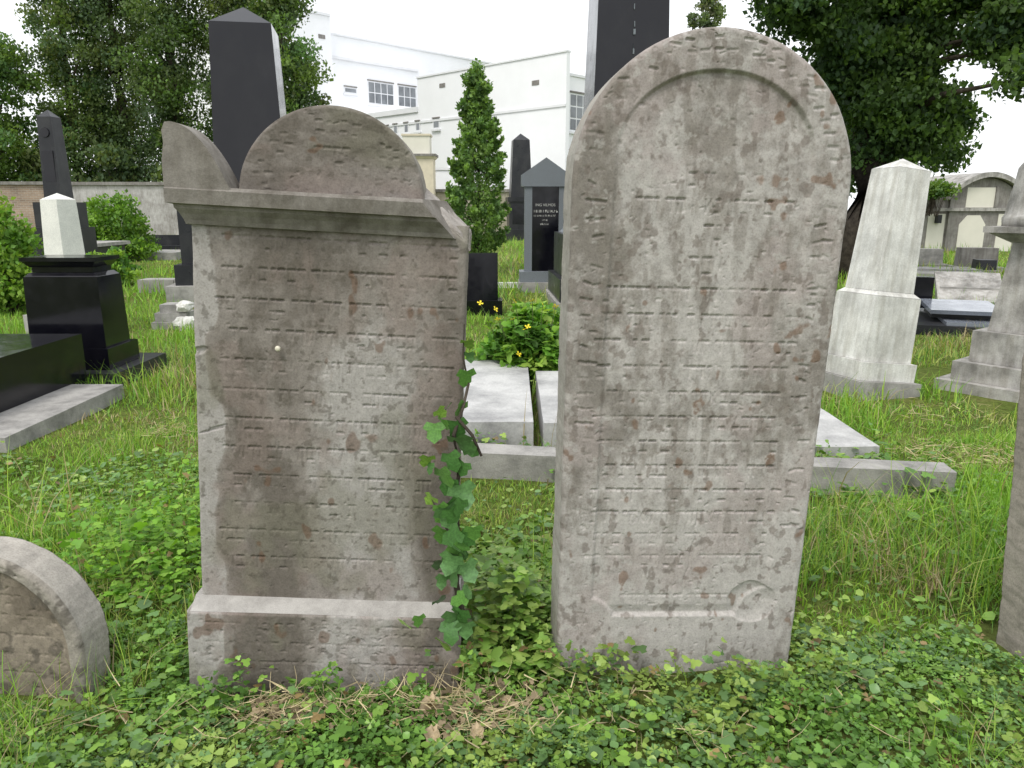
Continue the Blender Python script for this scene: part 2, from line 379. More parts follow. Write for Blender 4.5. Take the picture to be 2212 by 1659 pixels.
def field_stone(name, zr, xl, xr, nx, hfun, thick, colfun, mat, parent=None, y0=0.0, jitter=0.0015, sidecol=None):
    s = np.linspace(0, 1, nx); zr = np.asarray(zr, float)
    X = xl[:, None] + (xr - xl)[:, None] * s[None]; Z = np.repeat(zr[:, None], nx, 1)
    H = hfun(X, Z); nz = len(zr)
    V = np.stack([X, y0 + H, Z], -1).reshape(-1, 3)
    ii = (np.arange(nz - 1)[:, None] * nx + np.arange(nx - 1)[None]).ravel()
    F = [np.stack([ii, ii + 1, ii + 1 + nx, ii + nx], 1)]
    C = colfun(X, Z).reshape(-1, 3)
    lp = np.concatenate([np.arange(nx), np.arange(1, nz) * nx + nx - 1, (nz - 1) * nx + np.arange(nx - 2, -1, -1), np.arange(nz - 2, 0, -1) * nx])
    K = 7; off = len(V); prev = lp; n = len(lp); base = V[lp]; cb = C[lp]
    if sidecol is not None: cb = cb * 0.3 + np.array(sidecol) * 0.7
    for k in range(1, K + 1):
        p = base.copy(); yb = y0 + thick * k / K
        p[:, 1] = np.maximum(yb, base[:, 1] + 0.002)
        nz_ = fbm3(np.stack([p[:, 0] * 25, p[:, 1] * 40, p[:, 2] * 25], 1), 3, 5) - 0.5
        p[:, 0] += nz_ * jitter * 3; p[:, 2] += nz_ * jitter * 2
        V = np.concatenate([V, p]); cc = cb * (0.85 + 0.35 * (nz_[:, None] + .5)); C = np.concatenate([C, cc])
        cur = off + np.arange(n); nxt = np.roll(np.arange(n), -1)
        F.append(np.stack([prev[nxt], prev, cur, cur[nxt]], 1)); prev = cur; off += n
    # back: a duplicate ring closed with strips towards the middle line
    V = np.concatenate([V, V[prev] + [0, 0.002, 0], [[V[prev][:, 0].mean(), y0 + thick + .002, V[prev][:, 2].mean()]]]); C = np.concatenate([C, C[prev], C[prev[:1]]])
    a = off + np.arange(n); F.append(np.stack([np.roll(a, -1), a, np.full(n, off + n)], 1))
    me = raw_mesh(name, V, F, C, True)
    return link(name, me, mat, parent)

# ---- the arched stone on the right
H_R, ZC, RV = 1.985, 1.565, 0.42
def arched_stone():
    below = np.linspace(-0.12, ZC, int((ZC + 0.12) / 0.0026)); th = np.linspace(0, R(89.3), 190)[1:]
    zr = np.concatenate([below, ZC + RV * np.sin(th)])
    hb = 0.391 + 0.016 * np.clip(below / ZC, 0, 1)
    hw = np.concatenate([hb, 0.407 * np.cos(th)])
    nx = 310
    text = []
    zs = [(1.545, -.16, .17), (1.445, -.07, .06), (1.357, -.06, .07)]
    text += line_strokes(-.22, .24, 1.485, .036, .9, 3) + line_strokes(-.05, .06, 1.408, .04, 1, 4) + line_strokes(-.05, .06, 1.31, .045, 1, 8)
    text += line_strokes(-.1, .14, 1.56, .034, .8, 15)
    z = 1.232
    k = 0
    while z > 0.33:
        text += line_strokes(-.31 + .02 * math.sin(k * 2.1), .275 + .02 * math.sin(k), z, .033, .93, 20 + k)
        z -= 0.0785 if k < 8 else 0.074
        k += 1
    text += line_strokes(-.2, .16, .245, .032, .9, 99)
    arch = []                                              # letters round the raised border
    rs = random.Random(6)
    for ang in np.arange(12, 170, 6.2):
        if rs.random() < .12: continue
        a = R(ang); 
        for rr, wt in ((.365, .9), (.335, .8)):
            if rs.random() < .3: continue
            cx, cz = .407 / .385 * rr * math.cos(a), ZC + rr * math.sin(a) * 1.08; hl = rs.uniform(.006, .015)
            arch.append((cx - hl, cz + rs.uniform(-.004, .004), cx + hl, cz, wt * rs.uniform(.5, 1.1)))
    for z in np.arange(.52, 1.58, .047):                   # and down both margins
        for sx in (1, -1):
            for dx in (0.0, .026):
                if rs.random() < (.35 if sx > 0 else .55): continue
                cx = sx * (.352 - dx); hl = rs.uniform(.007, .016)
                arch.append((cx - hl, z + rs.uniform(-.008, .008), cx + hl, z, rs.uniform(.5, 1.1)))
    def h(X, Z):
        n1 = fbm2(X * 5, Z * 5, 4, 1)
        H = (fbm2(X * 30, Z * 30, 4, 9) - .5) * .0016 + (n1 - .5) * .008
        G_ = np.zeros_like(X)
        carve(G_, X, Z, text, 0.0102, 0.0066); carve(G_, X, Z, arch, 0.011, 0.006)
        wear = sst(.36, .56, fbm2(X * 9 + 3, Z * 9, 4, 21))
        G_ *= .4 + .75 * wear
        pt = np.zeros_like(X); pits(pt, X, Z, 420, 77, .003, .011); 
        rs2 = random.Random(3)
        pits(pt, X, Z, 110, 78, .005, .013, lambda x, z, r: abs(x) > .29 or z > 1.6)
        H += np.maximum(G_, pt)
        # sunk panel with its own arch, deepest along the head
        d_in = np.where(Z > 1.635, .29 - np.hypot(X, (Z - 1.635) * .29 / .238), .29 - np.abs(X))
        d_in = np.minimum(d_in, Z - .205)
        cl = np.hypot(X + .315, Z - .165) - .105; cr = np.hypot(X - .30, Z - .19) - .11
        d_in = np.minimum(d_in, np.minimum(cl, cr))
        side = (.42 + .58 * sst(1.5, 1.75, Z)) * (1 - .7 * sst(-.1, -.25, X) * sst(1.5, 1.6, Z) * sst(1.84, 1.74, Z)); side = np.maximum(side, 1.0 * sst(.28, .2, Z)); side = np.maximum(side, .55 * sst(-.2, -.25, X) * sst(1.5, 1.3, Z))
        H += sst(-.004, .010, d_in + (n1 - .5) * .010) * .0135 * side
        # spalled patch low on the right
        sp = 1 - ((X - .24) / .085) ** 2 - ((Z - .255) / .075) ** 2
        H += np.clip(sp + (n1 - .5), 0, 1) ** .5 * .012
        crack = np.abs(X + .02 - .05 * np.sin((Z - .2) * 5) - (fbm2(Z * 9, Z * 0 + 3, 3, 4) - .5) * .08)
        H += np.clip(1 - crack / .004, 0, 1) * .003 * sst(.62, .55, Z) * sst(.25, .33, Z)
        ed = np.where(Z > ZC, (1 - np.hypot(X / .407, (Z - ZC) / RV)) * .39, (.391 + .016 * np.clip(Z / ZC, 0, 1)) - np.abs(X))
        rad = .012 + .012 * fbm2(X * 14, Z * 14, 3, 12); e = np.clip(1 - ed / rad, 0, 1)
        return H + rad * (1 - np.sqrt(np.clip(1 - e * e, 0, 1))) * .9
    def col(X, Z):
        light = np.array([.415, .394, .372]); mid = np.array([.305, .284, .262]); dark = np.array([.165, .148, .127]); pink = np.array([.335, .292, .275])
        wx, wz = X + (fbm2(X * 9, Z * 9, 3, 40) - .5) * .12, Z + (fbm2(X * 9, Z * 9, 3, 41) - .5) * .18
        a = fbm2(wx * 4.5, wz * 2.6, 5, 42)
        lft = (sst(-.12, -.40, X) + .5 * sst(-.27, -.30, X)) * sst(.2, .7, Z) ; top = sst(1.35, 1.75, Z)
        a2 = .50 + (a - .48) * .55 - .13 * lft - .10 * top - .03 * sst(.28, .4, X) + .05 * sst(.9, .4, Z) + .07 * np.exp(-(X / .2) ** 2) * sst(1.7, 1.2, Z)
        a2 = a2 + (fbm2(X * 20, Z * 16, 5, 49, .75) - .5) * .42; c = mid + (light - mid) * sst(.40, .54, a2)[..., None]
        c = c + (dark - c) * (sst(.43, .28, a2) * .7)[..., None]
        p = sst(.56, .7, fbm2(X * 6 + 9, Z * 5, 4, 44)); c = c + (pink - c) * (p * .6)[..., None]
        st = sst(.57, .68, fbm2(X * 22, Z * 5.5, 4, 45)) * sst(.25, .6, Z); c = c + (dark * 1.15 - c) * (st * .5)[..., None]
        sp = sst(.62, .72, fbm2(X * 38, Z * 30, 3, 46)); c = c + (np.array([.16, .135, .115]) - c) * (sp * .6)[..., None]
        rust = sst(.76, .80, fbm2(X * 16 + 5, Z * 12, 3, 47)); c = c + (np.array([.16, .09, .05]) - c) * (rust * .6)[..., None]
        lich = sst(.66, .72, fbm2(X * 30 + 2, Z * 30, 4, 48)); c = c + (np.array([.42, .405, .38]) - c) * (lich * .5)[..., None]
        return c
    o = field_stone('arched_gravestone', zr, -hw, hw, nx, h, 0.19, col, M['limestone'], None, 0.0, .0025, (.36, .345, .31))
    return o
a_st = arched_stone()
a_st.location = (0.535, 2.235, 0); a_st.rotation_euler = (R(-0.3), R(1.6), R(3.4))
tag(a_st, 'tall round-arched pale limestone gravestone with rows of worn carved lettering', 'gravestone')
EXCL.append((0.13, 0.95, 2.2, 2.46))

# ---- the stone with the broken crest on the left
ls = thing('crested_gravestone', 'brown-grey gravestone with moulded cornice, half-round crest and broken right corner', 'gravestone', (-0.598, 2.195, 0), (R(-0.5), R(3.2), R(2.2)))
def stain_left(X, Z):
    light = np.array([.35, .332, .312]); mid = np.array([.232, .21, .188]); dark = np.array([.143, .126, .108])
    wx = X + (fbm2(X * 9, Z * 6, 3, 50) - .5) * .14
    a = .47 + (fbm2(wx * 4, Z * 1.6, 5, 52) - .47) * .75
    band = np.exp(-((wx - .10 - .03 * np.sin(Z * 4)) / .125) ** 2) * sst(1.35, .95, Z) * .40
    lft = sst(-.325, -.352, wx) * .42 * sst(1.5, 1.4, Z) * (.4 + .6 * sst(.3, .5, fbm2(X * 8, Z * 9, 3, 55) + .1))
    drk = np.exp(-((wx + .17) / .1) ** 2) * .13 + np.exp(-((wx - .33) / .07) ** 2) * .14
    a2 = a + band + lft - drk - .03 + (fbm2(X * 20, Z * 16, 5, 59, .75) - .5) * .3
    c = dark + (mid - dark) * sst(.3, .48, a2)[..., None]
    c = c + (light - c) * sst(.5, .72, a2)[..., None]
    p = sst(.55, .7, fbm2(X * 7 + 3, Z * 5, 4, 54)); c = c + (np.array([.23, .182, .16]) - c) * (p * .4)[..., None]
    g = sst(.58, .7, fbm2(X * 5 + 8, Z * 4 + 5, 4, 57)); c = c + (np.array([.17, .165, .12]) - c) * (g * .45)[..., None]
    r_ = sst(.75, .80, fbm2(X * 14 + 5, Z * 10, 3, 58)); c = c + (np.array([.13, .075, .045]) - c) * (r_ * .6)[..., None]
    sp = sst(.64, .72, fbm2(X * 50, Z * 50, 3, 56)); c = c + (np.array([.1, .088, .07]) - c) * (sp * .5)[..., None]
    return c
def shaft_h(X, Z):
    n1 = fbm2(X * 5, Z * 5, 4, 61)
    H = (fbm2(X * 30, Z * 30, 4, 62) - .5) * .0014 + (n1 - .5) * .006
    tx = []; z = 1.375; k = 0
    while z > .33:
        tx += line_strokes(-.325 + .012 * math.sin(k * 1.7), .365, z, .034, .95, 140 + k); z -= .0895; k += 1
    G_ = np.zeros_like(X); carve(G_, X, Z, tx, .0098, .006)
    G_ *= .4 + .75 * sst(.38, .58, fbm2(X * 8 + 3, Z * 9, 4, 63))
    pt = np.zeros_like(X); pits(pt, X, Z, 170, 64, .003, .009); H += np.maximum(G_, pt)
    for (cx, cz, ax, az, dp) in ((-.385, 1.07, .03, .012, .012), (-.35, .83, .04, .004, .006), (-.33, .842, .03, .003, .005)):   # old losses on the left margin
        H += np.clip(1 - ((X - cx) / ax) ** 2 - ((Z - cz - (X - cx) * .3) / az) ** 2, 0, 1) ** .5 * dp
    brk = (Z - 1.455) + (X - .335) * .62
    H += np.clip(brk, 0, 1) * 1.3 * (X > .3)
    hw = .402 - .008 * np.clip(Z / 1.46, 0, 1); ed = hw - np.abs(X); rad = .008 + .012 * fbm2(X * 14, Z * 14, 3, 66); e = np.clip(1 - ed / rad, 0, 1)
    return H + rad * (1 - np.sqrt(np.clip(1 - e * e, 0, 1)))
zr = np.linspace(.26, 1.47, 465); hw = .402 - .008 * zr / 1.46
field_stone('shaft', zr, -hw, hw, 305, shaft_h, .13, stain_left, M['limestone'], ls, 0, .002, (.24, .22, .19))
def plinth_h(X, Z):
    H = (fbm2(X * 30, Z * 30, 4, 70) - .5) * .003 + (fbm2(X * 5, Z * 5, 4, 71) - .5) * .008
    tx = []
    for k, z in enumerate((.2, .135, .07)): tx += line_strokes(-.38, .37, z, .028, .95, 240 + k)
    G_ = np.zeros_like(X); carve(G_, X, Z, tx, .0085, .005); G_ *= .3 + .8 * sst(.33, .5, fbm2(X * 6 + 3, Z * 6, 3, 73))
    pt = np.zeros_like(X); pits(pt, X, Z, 120, 74, .005, .012); H += np.maximum(G_, pt)
    ed = np.minimum(.425 - np.abs(X), (.262 - Z)); rad = .008; e = np.clip(1 - ed / rad, 0, 1)
    return H + rad * (1 - np.sqrt(np.clip(1 - e * e, 0, 1)))
zr = np.linspace(-.12, .262, 140)
field_stone('plinth', zr, np.full(140, -.425), np.full(140, .425), 290, plinth_h, .30, stain_left, M['limestone'], ls, -.062, .0015, (.3, .28, .25))
bm = bmesh.new()                                            # sloping wash above the plinth
pr = [(-.055, .262), (.0, .288), (.17, .288), (.225, .262)]
A = [bm.verts.new((-.415, y, z)) for y, z in pr]; B = [bm.verts.new((.415, y, z)) for y, z in pr]
bm.faces.new(A); bm.faces.new(B[::-1])
for i in range(4): bm.faces.new((A[i], B[i], B[(i + 1) % 4], A[(i + 1) % 4]))
o = finish('plinth_wash', bm, M['limestone_wash'], ls, .004); roughen(o, 3, .003, 20)
def break_cut(bm):
    bmesh.ops.bisect_plane(bm, geom=bm.verts[:] + bm.edges[:] + bm.faces[:], plane_co=Vector((.262, -.055, 1.535)), plane_no=Vector((.76, -.22, .60)).normalized(), clear_outer=True)
    bmesh.ops.holes_fill(bm, edges=bm.edges[:], sides=0)
bm = bmesh.new()                                            # cornice: fillet over a cove
prof = [(.02, 1.432), (-.014, 1.435), (-.018, 1.447), (-.027, 1.464), (-.038, 1.478), (-.040, 1.488), (-.057, 1.491), (-.060, 1.529), (-.047, 1.539), (.03, 1.540), (.16, 1.540), (.16, 1.432)]
xs = np.linspace(-.44, .44, 45); rows = []
for x in xs:
    rr = []
    for (y, z) in prof:
        inset = max(0, abs(x) - .44 + (.058 + min(y, 0)) ) if abs(x) > .40 else 0
        xx = math.copysign(abs(x) - inset * .9, x) if inset else x
        rr.append(bm.verts.new((xx, y + (float(vn3(np.array([x * 18, z * 40, 3.])) ) - .5) * .004, z)))
    rows.append(rr)
for r0, r1 in zip(rows, rows[1:]):
    for k in range(len(prof)): bm.faces.new((r0[k], r1[k], r1[(k + 1) % len(prof)], r0[(k + 1) % len(prof)]))
bm.faces.new(rows[0]); bm.faces.new(rows[-1][::-1])
break_cut(bm)
finish('cornice', bm, M['limestone_plain'], ls)
Rt = .262
th = np.linspace(0, R(88.8), 150)
def tymp_h(X, Z):
    H = (fbm2(X * 28, Z * 28, 4, 80) - .5) * .002 + (fbm2(X * 6, Z * 6, 4, 81) - .5) * .008
    tx = line_strokes(-.055, .05, 1.635, .03, 1, 401) + line_strokes(-.01, .03, 1.595, .03, 1, 402); rs = random.Random(8)
    for ang in np.arange(14, 168, 9.5):
        if rs.random() < .35: continue
        a = R(ang); cx, cz = .215 * math.cos(a), 1.535 + .205 * math.sin(a)
        for q in range(2):
            hl = rs.uniform(.004, .010); dz = -.028 * q; tx.append((cx * (1 - .1 * q) - hl, cz + dz, cx * (1 - .1 * q) + hl, cz + dz, rs.uniform(.4, .9)))
    G_ = np.zeros_like(X); carve(G_, X, Z, tx, .010, .0042); pt = np.zeros_like(X); pits(pt, X, Z, 30, 83, .004, .012); H += np.maximum(G_, pt)
    ed = Rt - np.hypot(X, (Z - 1.53) * Rt / .25); e = np.clip(1 - ed / .012, 0, 1)
    return H + .012 * (1 - np.sqrt(np.clip(1 - e * e, 0, 1)))
field_stone('tympanum', 1.53 + .25 * np.sin(th), -Rt * np.cos(th), Rt * np.cos(th), 200, tymp_h, .15, lambda X, Z: stain_left(X * .6 - .12, Z * 1.3) * .95, M['limestone'], ls, .012, .0015, (.28, .26, .225))
bm = bmesh.new()                                            # surviving left horn: a quarter round
ot = [(-.44, 1.53), (-.443, 1.60), (-.437, 1.65), (-.441, 1.68), (-.432, 1.702)] + [(-.432 + .172 * u, 1.53 + .175 * (1 - u ** 2.2)) for u in np.linspace(.08, 1, 16)]
A = [bm.verts.new((x, -.056, z)) for x, z in ot]; B = [bm.verts.new((x, .055, z)) for x, z in ot]
bm.faces.new(A); bm.faces.new(B[::-1])
for i in range(len(ot)): bm.faces.new((A[i], B[i], B[(i + 1) % len(ot)], A[(i + 1) % len(ot)]))
finish('corner_horn', bm, M['limestone_plain'], ls, .006)
bm = bmesh.new()                                            # rough stump of the lost right horn
pts = [(.22, .02, 1.52), (.37, .012, 1.45), (.40, .012, 1.40), (.40, .16, 1.40), (.22, .16, 1.45), (.225, .05, 1.575), (.29, .07, 1.525), (.395, .07, 1.452), (.22, .15, 1.60), (.31, .15, 1.535), (.40, .14, 1.46)]
for p in pts: bm.verts.new(p)
bmesh.ops.convex_hull(bm, input=bm.verts)
o = finish('broken_horn', bm, M['limestone_pale'], ls); roughen(o, 4, .009, 22)
EXCL.append((-1.03, -0.15, 2.1, 2.42))

# ---- low rounded stone, lower left
def low_stone():
    th = np.linspace(0, R(88.8), 130); lo = np.linspace(-.12, .2, 90)[:-1]
    zr = np.concatenate([lo, .2 + .325 * np.sin(th)]); hw = np.concatenate([np.full(89, .34), .34 * np.cos(th)])
    def h(X, Z):
        ed = np.where(Z > .2, (1 - np.hypot(X / .34, (Z - .2) / .325)) * .33, .34 - np.abs(X))
        n1 = fbm2(X * 6, Z * 6, 4, 91)
        H = (n1 - .5) * .008 + (fbm2(X * 30, Z * 30, 4, 90) - .5) * .004 + sst(.036, .05, ed + (n1 - .5) * .012) * .016
        tx = []
        for k, z in enumerate((.36, .295, .23, .165, .1)): tx += line_strokes(-.25, .24, z, .028, .9, 500 + k)
        G_ = np.zeros_like(X); carve(G_, X, Z, tx, .008, .0035); pt = np.zeros_like(X); pits(pt, X, Z, 150, 92, .004, .012)
        H += np.maximum(G_ * (ed > .06), pt); e = np.clip(1 - ed / .016, 0, 1)
        return H + .016 * (1 - np.sqrt(np.clip(1 - e * e, 0, 1)))
    def col(X, Z):
        ed = np.where(Z > .2, (1 - np.hypot(X / .34, (Z - .2) / .325)) * .33, .34 - np.abs(X))
        a = fbm2(X * 6, Z * 6, 5, 93); c = np.array([.16, .135, .105]) + (np.array([.25, .215, .17]) - np.array([.16, .135, .105])) * sst(.35, .6, a)[..., None]
        rim = sst(.05, .036, ed)[..., None]; c = c + (np.array([.3, .28, .245]) - c) * rim * .8; c = c + (np.array([.09, .08, .065]) - c) * (sst(.56, .68, fbm2(X * 24, Z * 24, 4, 95)) * .7)[..., None]
        return c * (.8 + .4 * fbm2(X * 40, Z * 40, 3, 94))[..., None]
    return field_stone('low_gravestone', zr, -hw, hw, 200, h, .135, col, M['limestone'], None, 0, .003, (.37, .35, .315))
o = low_stone(); p = P(-42, 1490, 2.1); o.location = (p.x, 2.1, -.04); o.rotation_euler = (R(-1), R(2), R(-4))
tag(o, 'low round-topped brown gravestone with a raised rim, partly out of frame', 'gravestone'); EXCL.append((p.x - .35, p.x + .35, 2.05, 2.3))

# ---- stone at the right edge of the picture
def edge_stone():
    zr = np.linspace(-.1, 1.3, 330); hw = np.full(330, .36)
    def h(X, Z):
        ed = np.minimum(.36 - np.abs(X), 1.3 - Z); n1 = fbm2(X * 6, Z * 6, 4, 101)
        H = (n1 - .5) * .01 + (fbm2(X * 30, Z * 30, 4, 100) - .5) * .006 + sst(.03, .042, ed + (n1 - .5) * .01) * .012
        pt = np.zeros_like(X); pits(pt, X, Z, 350, 102, .005, .014); H += pt; e = np.clip(1 - ed / .012, 0, 1)
        return H + .012 * (1 - np.sqrt(np.clip(1 - e * e, 0, 1)))
    def col(X, Z):
        a = fbm2(X * 5, Z * 5, 5, 103); d = np.array([.15, .11, .095]); l = np.array([.31, .255, .23])
        return d + (l - d) * sst(.33, .6, a)[..., None]
    return field_stone('upright_gravestone', zr, -hw, hw, 130, h, .17, col, M['limestone'], None, 0, .004, (.33, .31, .265))
o = edge_stone(); p = G(2172, 1440); o.location = (p.x + .43, p.y, 0); o.rotation_euler = (0, R(-3.6), R(5))
tag(o, 'reddish-brown gravestone cut off by the frame, only its rough left edge showing', 'gravestone'); EXCL.append((p.x - .02, p.x + .75, p.y - .03, p.y + .25))

# ------------------------------------------------------------------ other graves
def obelisk(root, mat, z0, w0, z1, w1, ztip, bevel=.006, d0=None):
    d0 = d0 or w0; d1 = w1 * d0 / w0
    part_frus('shaft', mat, root, 0, 0, z0, w0, d0, z1, w1, d1, bevel)
    part_pyr('pyramid_cap', mat, root, 0, 0, z1 + .002, w1, d1, ztip, bevel * .6)
# black granite tomb on the left
t_ = thing('granite_tomb', 'polished black granite tomb with stepped pedestal and long slab on concrete base', 'tomb', (-4.0, 5.6, 0), (0, 0, R(0)))
dx, dy = 4.0, -5.6
o = part_box('concrete_base', M['concrete'], t_, -4.75 + dx, -3.14 + dx, 4.5 + dy, 5.97 + dy, -.1, .11, .012); roughen(o, 4, .006, 6)
part_box('grave_slab', M['black'], t_, -4.55 + dx, -3.55 + dx, 4.62 + dy, 6.19 + dy, .112, .485, .008)
part_box('step', M['black2'], t_, -4.45 + dx, -3.36 + dx, 6.28 + dy, 7.25 + dy, -.1, .125, .008)
part_box('pedestal_base', M['black'], t_, -4.25 + dx, -3.48 + dx, 6.43 + dy, 6.97 + dy, .127, .31, .01)
part_frus('pedestal', M['black'], t_, -3.85 + dx, 6.70 + dy, .312, .66, .42, .92, .63, .40, .008)
part_frus('pedestal_chamfer', M['black'], t_, -3.85 + dx, 6.70 + dy, .922, .62, .39, .955, .55, .33)
part_box('neck', M['black'], t_, -4.11 + dx, -3.59 + dx, 6.55 + dy, 6.86 + dy, .957, 1.0, .004)
part_frus('cap_moulding', M['black'], t_, -3.85 + dx, 6.70 + dy, 1.002, .54, .33, 1.05, .62, .40, .004)
part_box('cap', M['black'], t_, -4.17 + dx, -3.53 + dx, 6.49 + dy, 6.91 + dy, 1.052, 1.085, .006)
EXCL.append((-4.8, -3.12, 4.45, 6.0)); EXCL.append((-4.45, -3.27, 6.28, 7.25))
# white obelisk stub behind it
p = P(141, 553, 9.0)
t_ = thing('white_obelisk', 'clean white marble obelisk stub standing behind the black granite tomb', 'obelisk', (p.x, 9.0, 0), (0, 0, R(-20)))
part_box('base', M['concrete'], t_, -.36, .36, -.36, .36, -.1, .28, .02); part_box('pedestal', M['marble2'], t_, -.27, .27, -.27, .27, .282, .62, .01)
obelisk(t_, M['marble2'], .622, .315, 1.585, .255, 1.66)
# weathered obelisk far left
p = P(128, 430, 16)
t_ = thing('weathered_obelisk', 'slim weathered dark grey obelisk in front of the brick wall', 'obelisk', (p.x, 16, 0), (0, 0, R(-6)))
part_box('base', M['concrete'], t_, -.55, .55, -.55, .55, -.1, .3, .02); part_box('pedestal', M['black2'], t_, -.42, .42, -.42, .42, .302, 1.1, .015)
part_box('collar', M['black2'], t_, -.34, .34, -.34, .34, 1.102, 1.6, .015)
obelisk(t_, M['black2'], 1.602, .38, 3.25, .30, 3.40)
bm = bmesh.new(); bmesh.ops.create_cone(bm, cap_ends=True, segments=20, radius1=.10, radius2=.09, depth=.03, matrix=Matrix.Translation((0, -.165, 2.95)) @ Matrix.Rotation(R(90), 4, 'X')); finish('medallion', bm, M['black'], t_)
part_box('inscription_panel', M['black'], t_, -.12, .12, -.184, -.15, 2.0, 2.6)
# big black obelisk behind the crested stone
p = P(541, 345, 13)
t_ = thing('large_obelisk', 'large polished black granite obelisk rising behind the crested gravestone', 'obelisk', (p.x, 13.2, 0), (0, 0, R(10)))
part_box('foundation', M['concrete'], t_, -1.3, 1.3, -1.2, 1.2, -.1, .3, .02); part_box('plinth', M['black2'], t_, -1.18, 1.18, -1.05, 1.05, .302, .62, .012)
part_box('pedestal', M['black2'], t_, -1.08, 1.08, -.95, .95, .622, 1.5, .012); part_box('collar', M['black'], t_, -.75, .75, -.75, .75, 1.502, 1.75, .02)
obelisk(t_, M['black'], 1.752, 1.12, 4.3, .93, 4.62, .008)
# concrete kerb with two blocks, left of it
pk = G(350, 634)
t_ = thing('block_kerb', 'low grave kerb of two pale concrete blocks left of the crested gravestone', 'kerb', (pk.x, pk.y, 0))
part_box('block', M['concrete'], t_, -.42, .22, 0, .4, -.1, .24, .012); part_box('block', M['concrete'], t_, .23, .95, 0, .4, -.1, .235, .012)
EXCL.append((pk.x - .42, pk.x + .95, pk.y, pk.y + .4))
# stepped pale stone and loose white rock
pk = G(367, 712)
t_ = thing('stepped_footing', 'small stepped pale stone footing overgrown with grass', 'footing', (pk.x, pk.y, 0), (0, 0, R(4)))
part_box('lower_step', M['concrete'], t_, -.22, .22, 0, .4, -.05, .09, .012); part_box('middle_step', M['concrete'], t_, -.19, .2, .05, .4, .092, .2, .012); part_box('upper_step', M['concrete'], t_, -.14, .14, .1, .38, .202, .3, .012)
for k, (px, py, sx, sz, lab) in enumerate(((404, 700, .16, .12, 'larger white broken rock lying beside the crested gravestone'), (396, 684, .11, .07, 'smaller white broken rock perched above another rock'))):
    bm = bmesh.new(); bmesh.ops.create_icosphere(bm, subdivisions=3, radius=1); pr_ = G(px, py)
    for v in bm.verts:
        n_ = float(fbm3(np.array(v.co) * 1.7 + k * 9, 3)); v.co *= .6 + .8 * n_; v.co.x *= sx; v.co.y *= .1; v.co.z = v.co.z * sz
    o = finish('rock', bm, M['marble'], None, 0, False); pr_ = G(px, 712); o.location = (pr_.x, pr_.y + .1 * k, .06 + .22 * k); tag(o, lab, 'rock')
# grave slab overgrown, dark kerb behind it, white kerb at the frame edge
pa = G(300, 562)
t_ = thing('mossy_slab', 'flat mossy grey grave slab lying in the grass left of the crested gravestone', 'grave slab', (pa.x, pa.y, 0), (0, 0, R(8)))
o = part_box('slab', M['concrete'], t_, -1.0, 1.1, -.2, 2.6, -.1, .22, .02)
pa = P(352, 540, 24)
t_ = thing('dark_grave_kerb', 'dark granite grave kerb in front of the plastered wall', 'kerb', (pa.x, 24, 0))
part_box('lower_rail', M['black2'], t_, -1.2, 2.2, 0, .25, -.1, .34, .01); part_box('upper_rail', M['black2'], t_, -1.2, 2.2, 1.2, 1.45, -.1, .62, .01); part_box('end_post', M['black2'], t_, -1.45, -1.22, 0, 1.4, -.1, .5, .01)
pa = G(52, 668)
t_ = thing('white_kerb', 'bright white stone grave kerb at the left edge, beside the granite tomb', 'kerb', (pa.x, pa.y, 0), (0, 0, R(-6)))
o = part_box('kerbstone', M['marble2'], t_, -1.6, .3, 0, .2, -.1, .2, .01)
pa = P(62, 520, 17)
t_ = thing('dark_flat_tomb', 'dark mossy flat tomb between the leafy bush and the white obelisk stub', 'tomb', (pa.x, 17.5, 0))
part_box('tomb_body', M['black2'], t_, -.9, .9, 0, 1.9, -.1, .6, .02); part_box('lid', M['concrete'], t_, -1.0, 1.0, -.1, 2.0, .602, .68, .015)

# tall obelisk behind the arched stone
p = P(1361, 100, 11.3)
t_ = thing('tall_obelisk', 'very tall black granite obelisk behind the arched gravestone, its top out of frame', 'obelisk', (p.x, 11.7, 0), (0, 0, R(2.5)))
part_box('foundation', M['concrete'], t_, -1.05, 1.05, -.95, .95, -.1, .18, .02); part_box('plinth', M['black2'], t_, -1.0, 1.0, -.9, .9, .182, .5, .015)
part_box('pedestal', M['black2'], t_, -.92, .92, -.82, .82, .502, 1.12, .015); part_frus('collar', M['blue_granite'], t_, 0, 0, 1.122, 1.7, 1.5, 1.3, 1.3, 1.25, .01)
obelisk(t_, M['black'], 1.302, 1.13, 6.4, .86, 7.0, .008)
for k, z in enumerate((4.12, 3.9, 3.8, 3.62, 3.55, 3.4)):
    part_box('mark', M['blue_granite'], t_, .0 + .01 * (k % 2), .010 + .010 * (k % 3), -.585 + (z - 1.302) * .0265 - .004, -.52 + (z - 1.302) * .0275, z, z + .07)
# slim obelisk far behind, in the middle
p = P(1124, 515, 36)
t_ = thing('slim_obelisk', 'slim dark obelisk against the white building, left of the gabled monument', 'obelisk', (p.x, 36, 0), (0, 0, R(6)))
part_box('base', M['black2'], t_, -.75, .75, -.7, .7, -.1, .5, .02); part_box('pedestal', M['black2'], t_, -.58, .58, -.55, .55, .502, 1.75, .02); part_box('collar', M['black2'], t_, -.64, .64, -.6, .6, 1.752, 1.95, .03)
obelisk(t_, M['black2'], 1.952, .98, 4.45, .74, 4.75)
part_box('inscription_panel', M['black'], t_, -.42, .42, -.556, -.5, .75, 1.6)
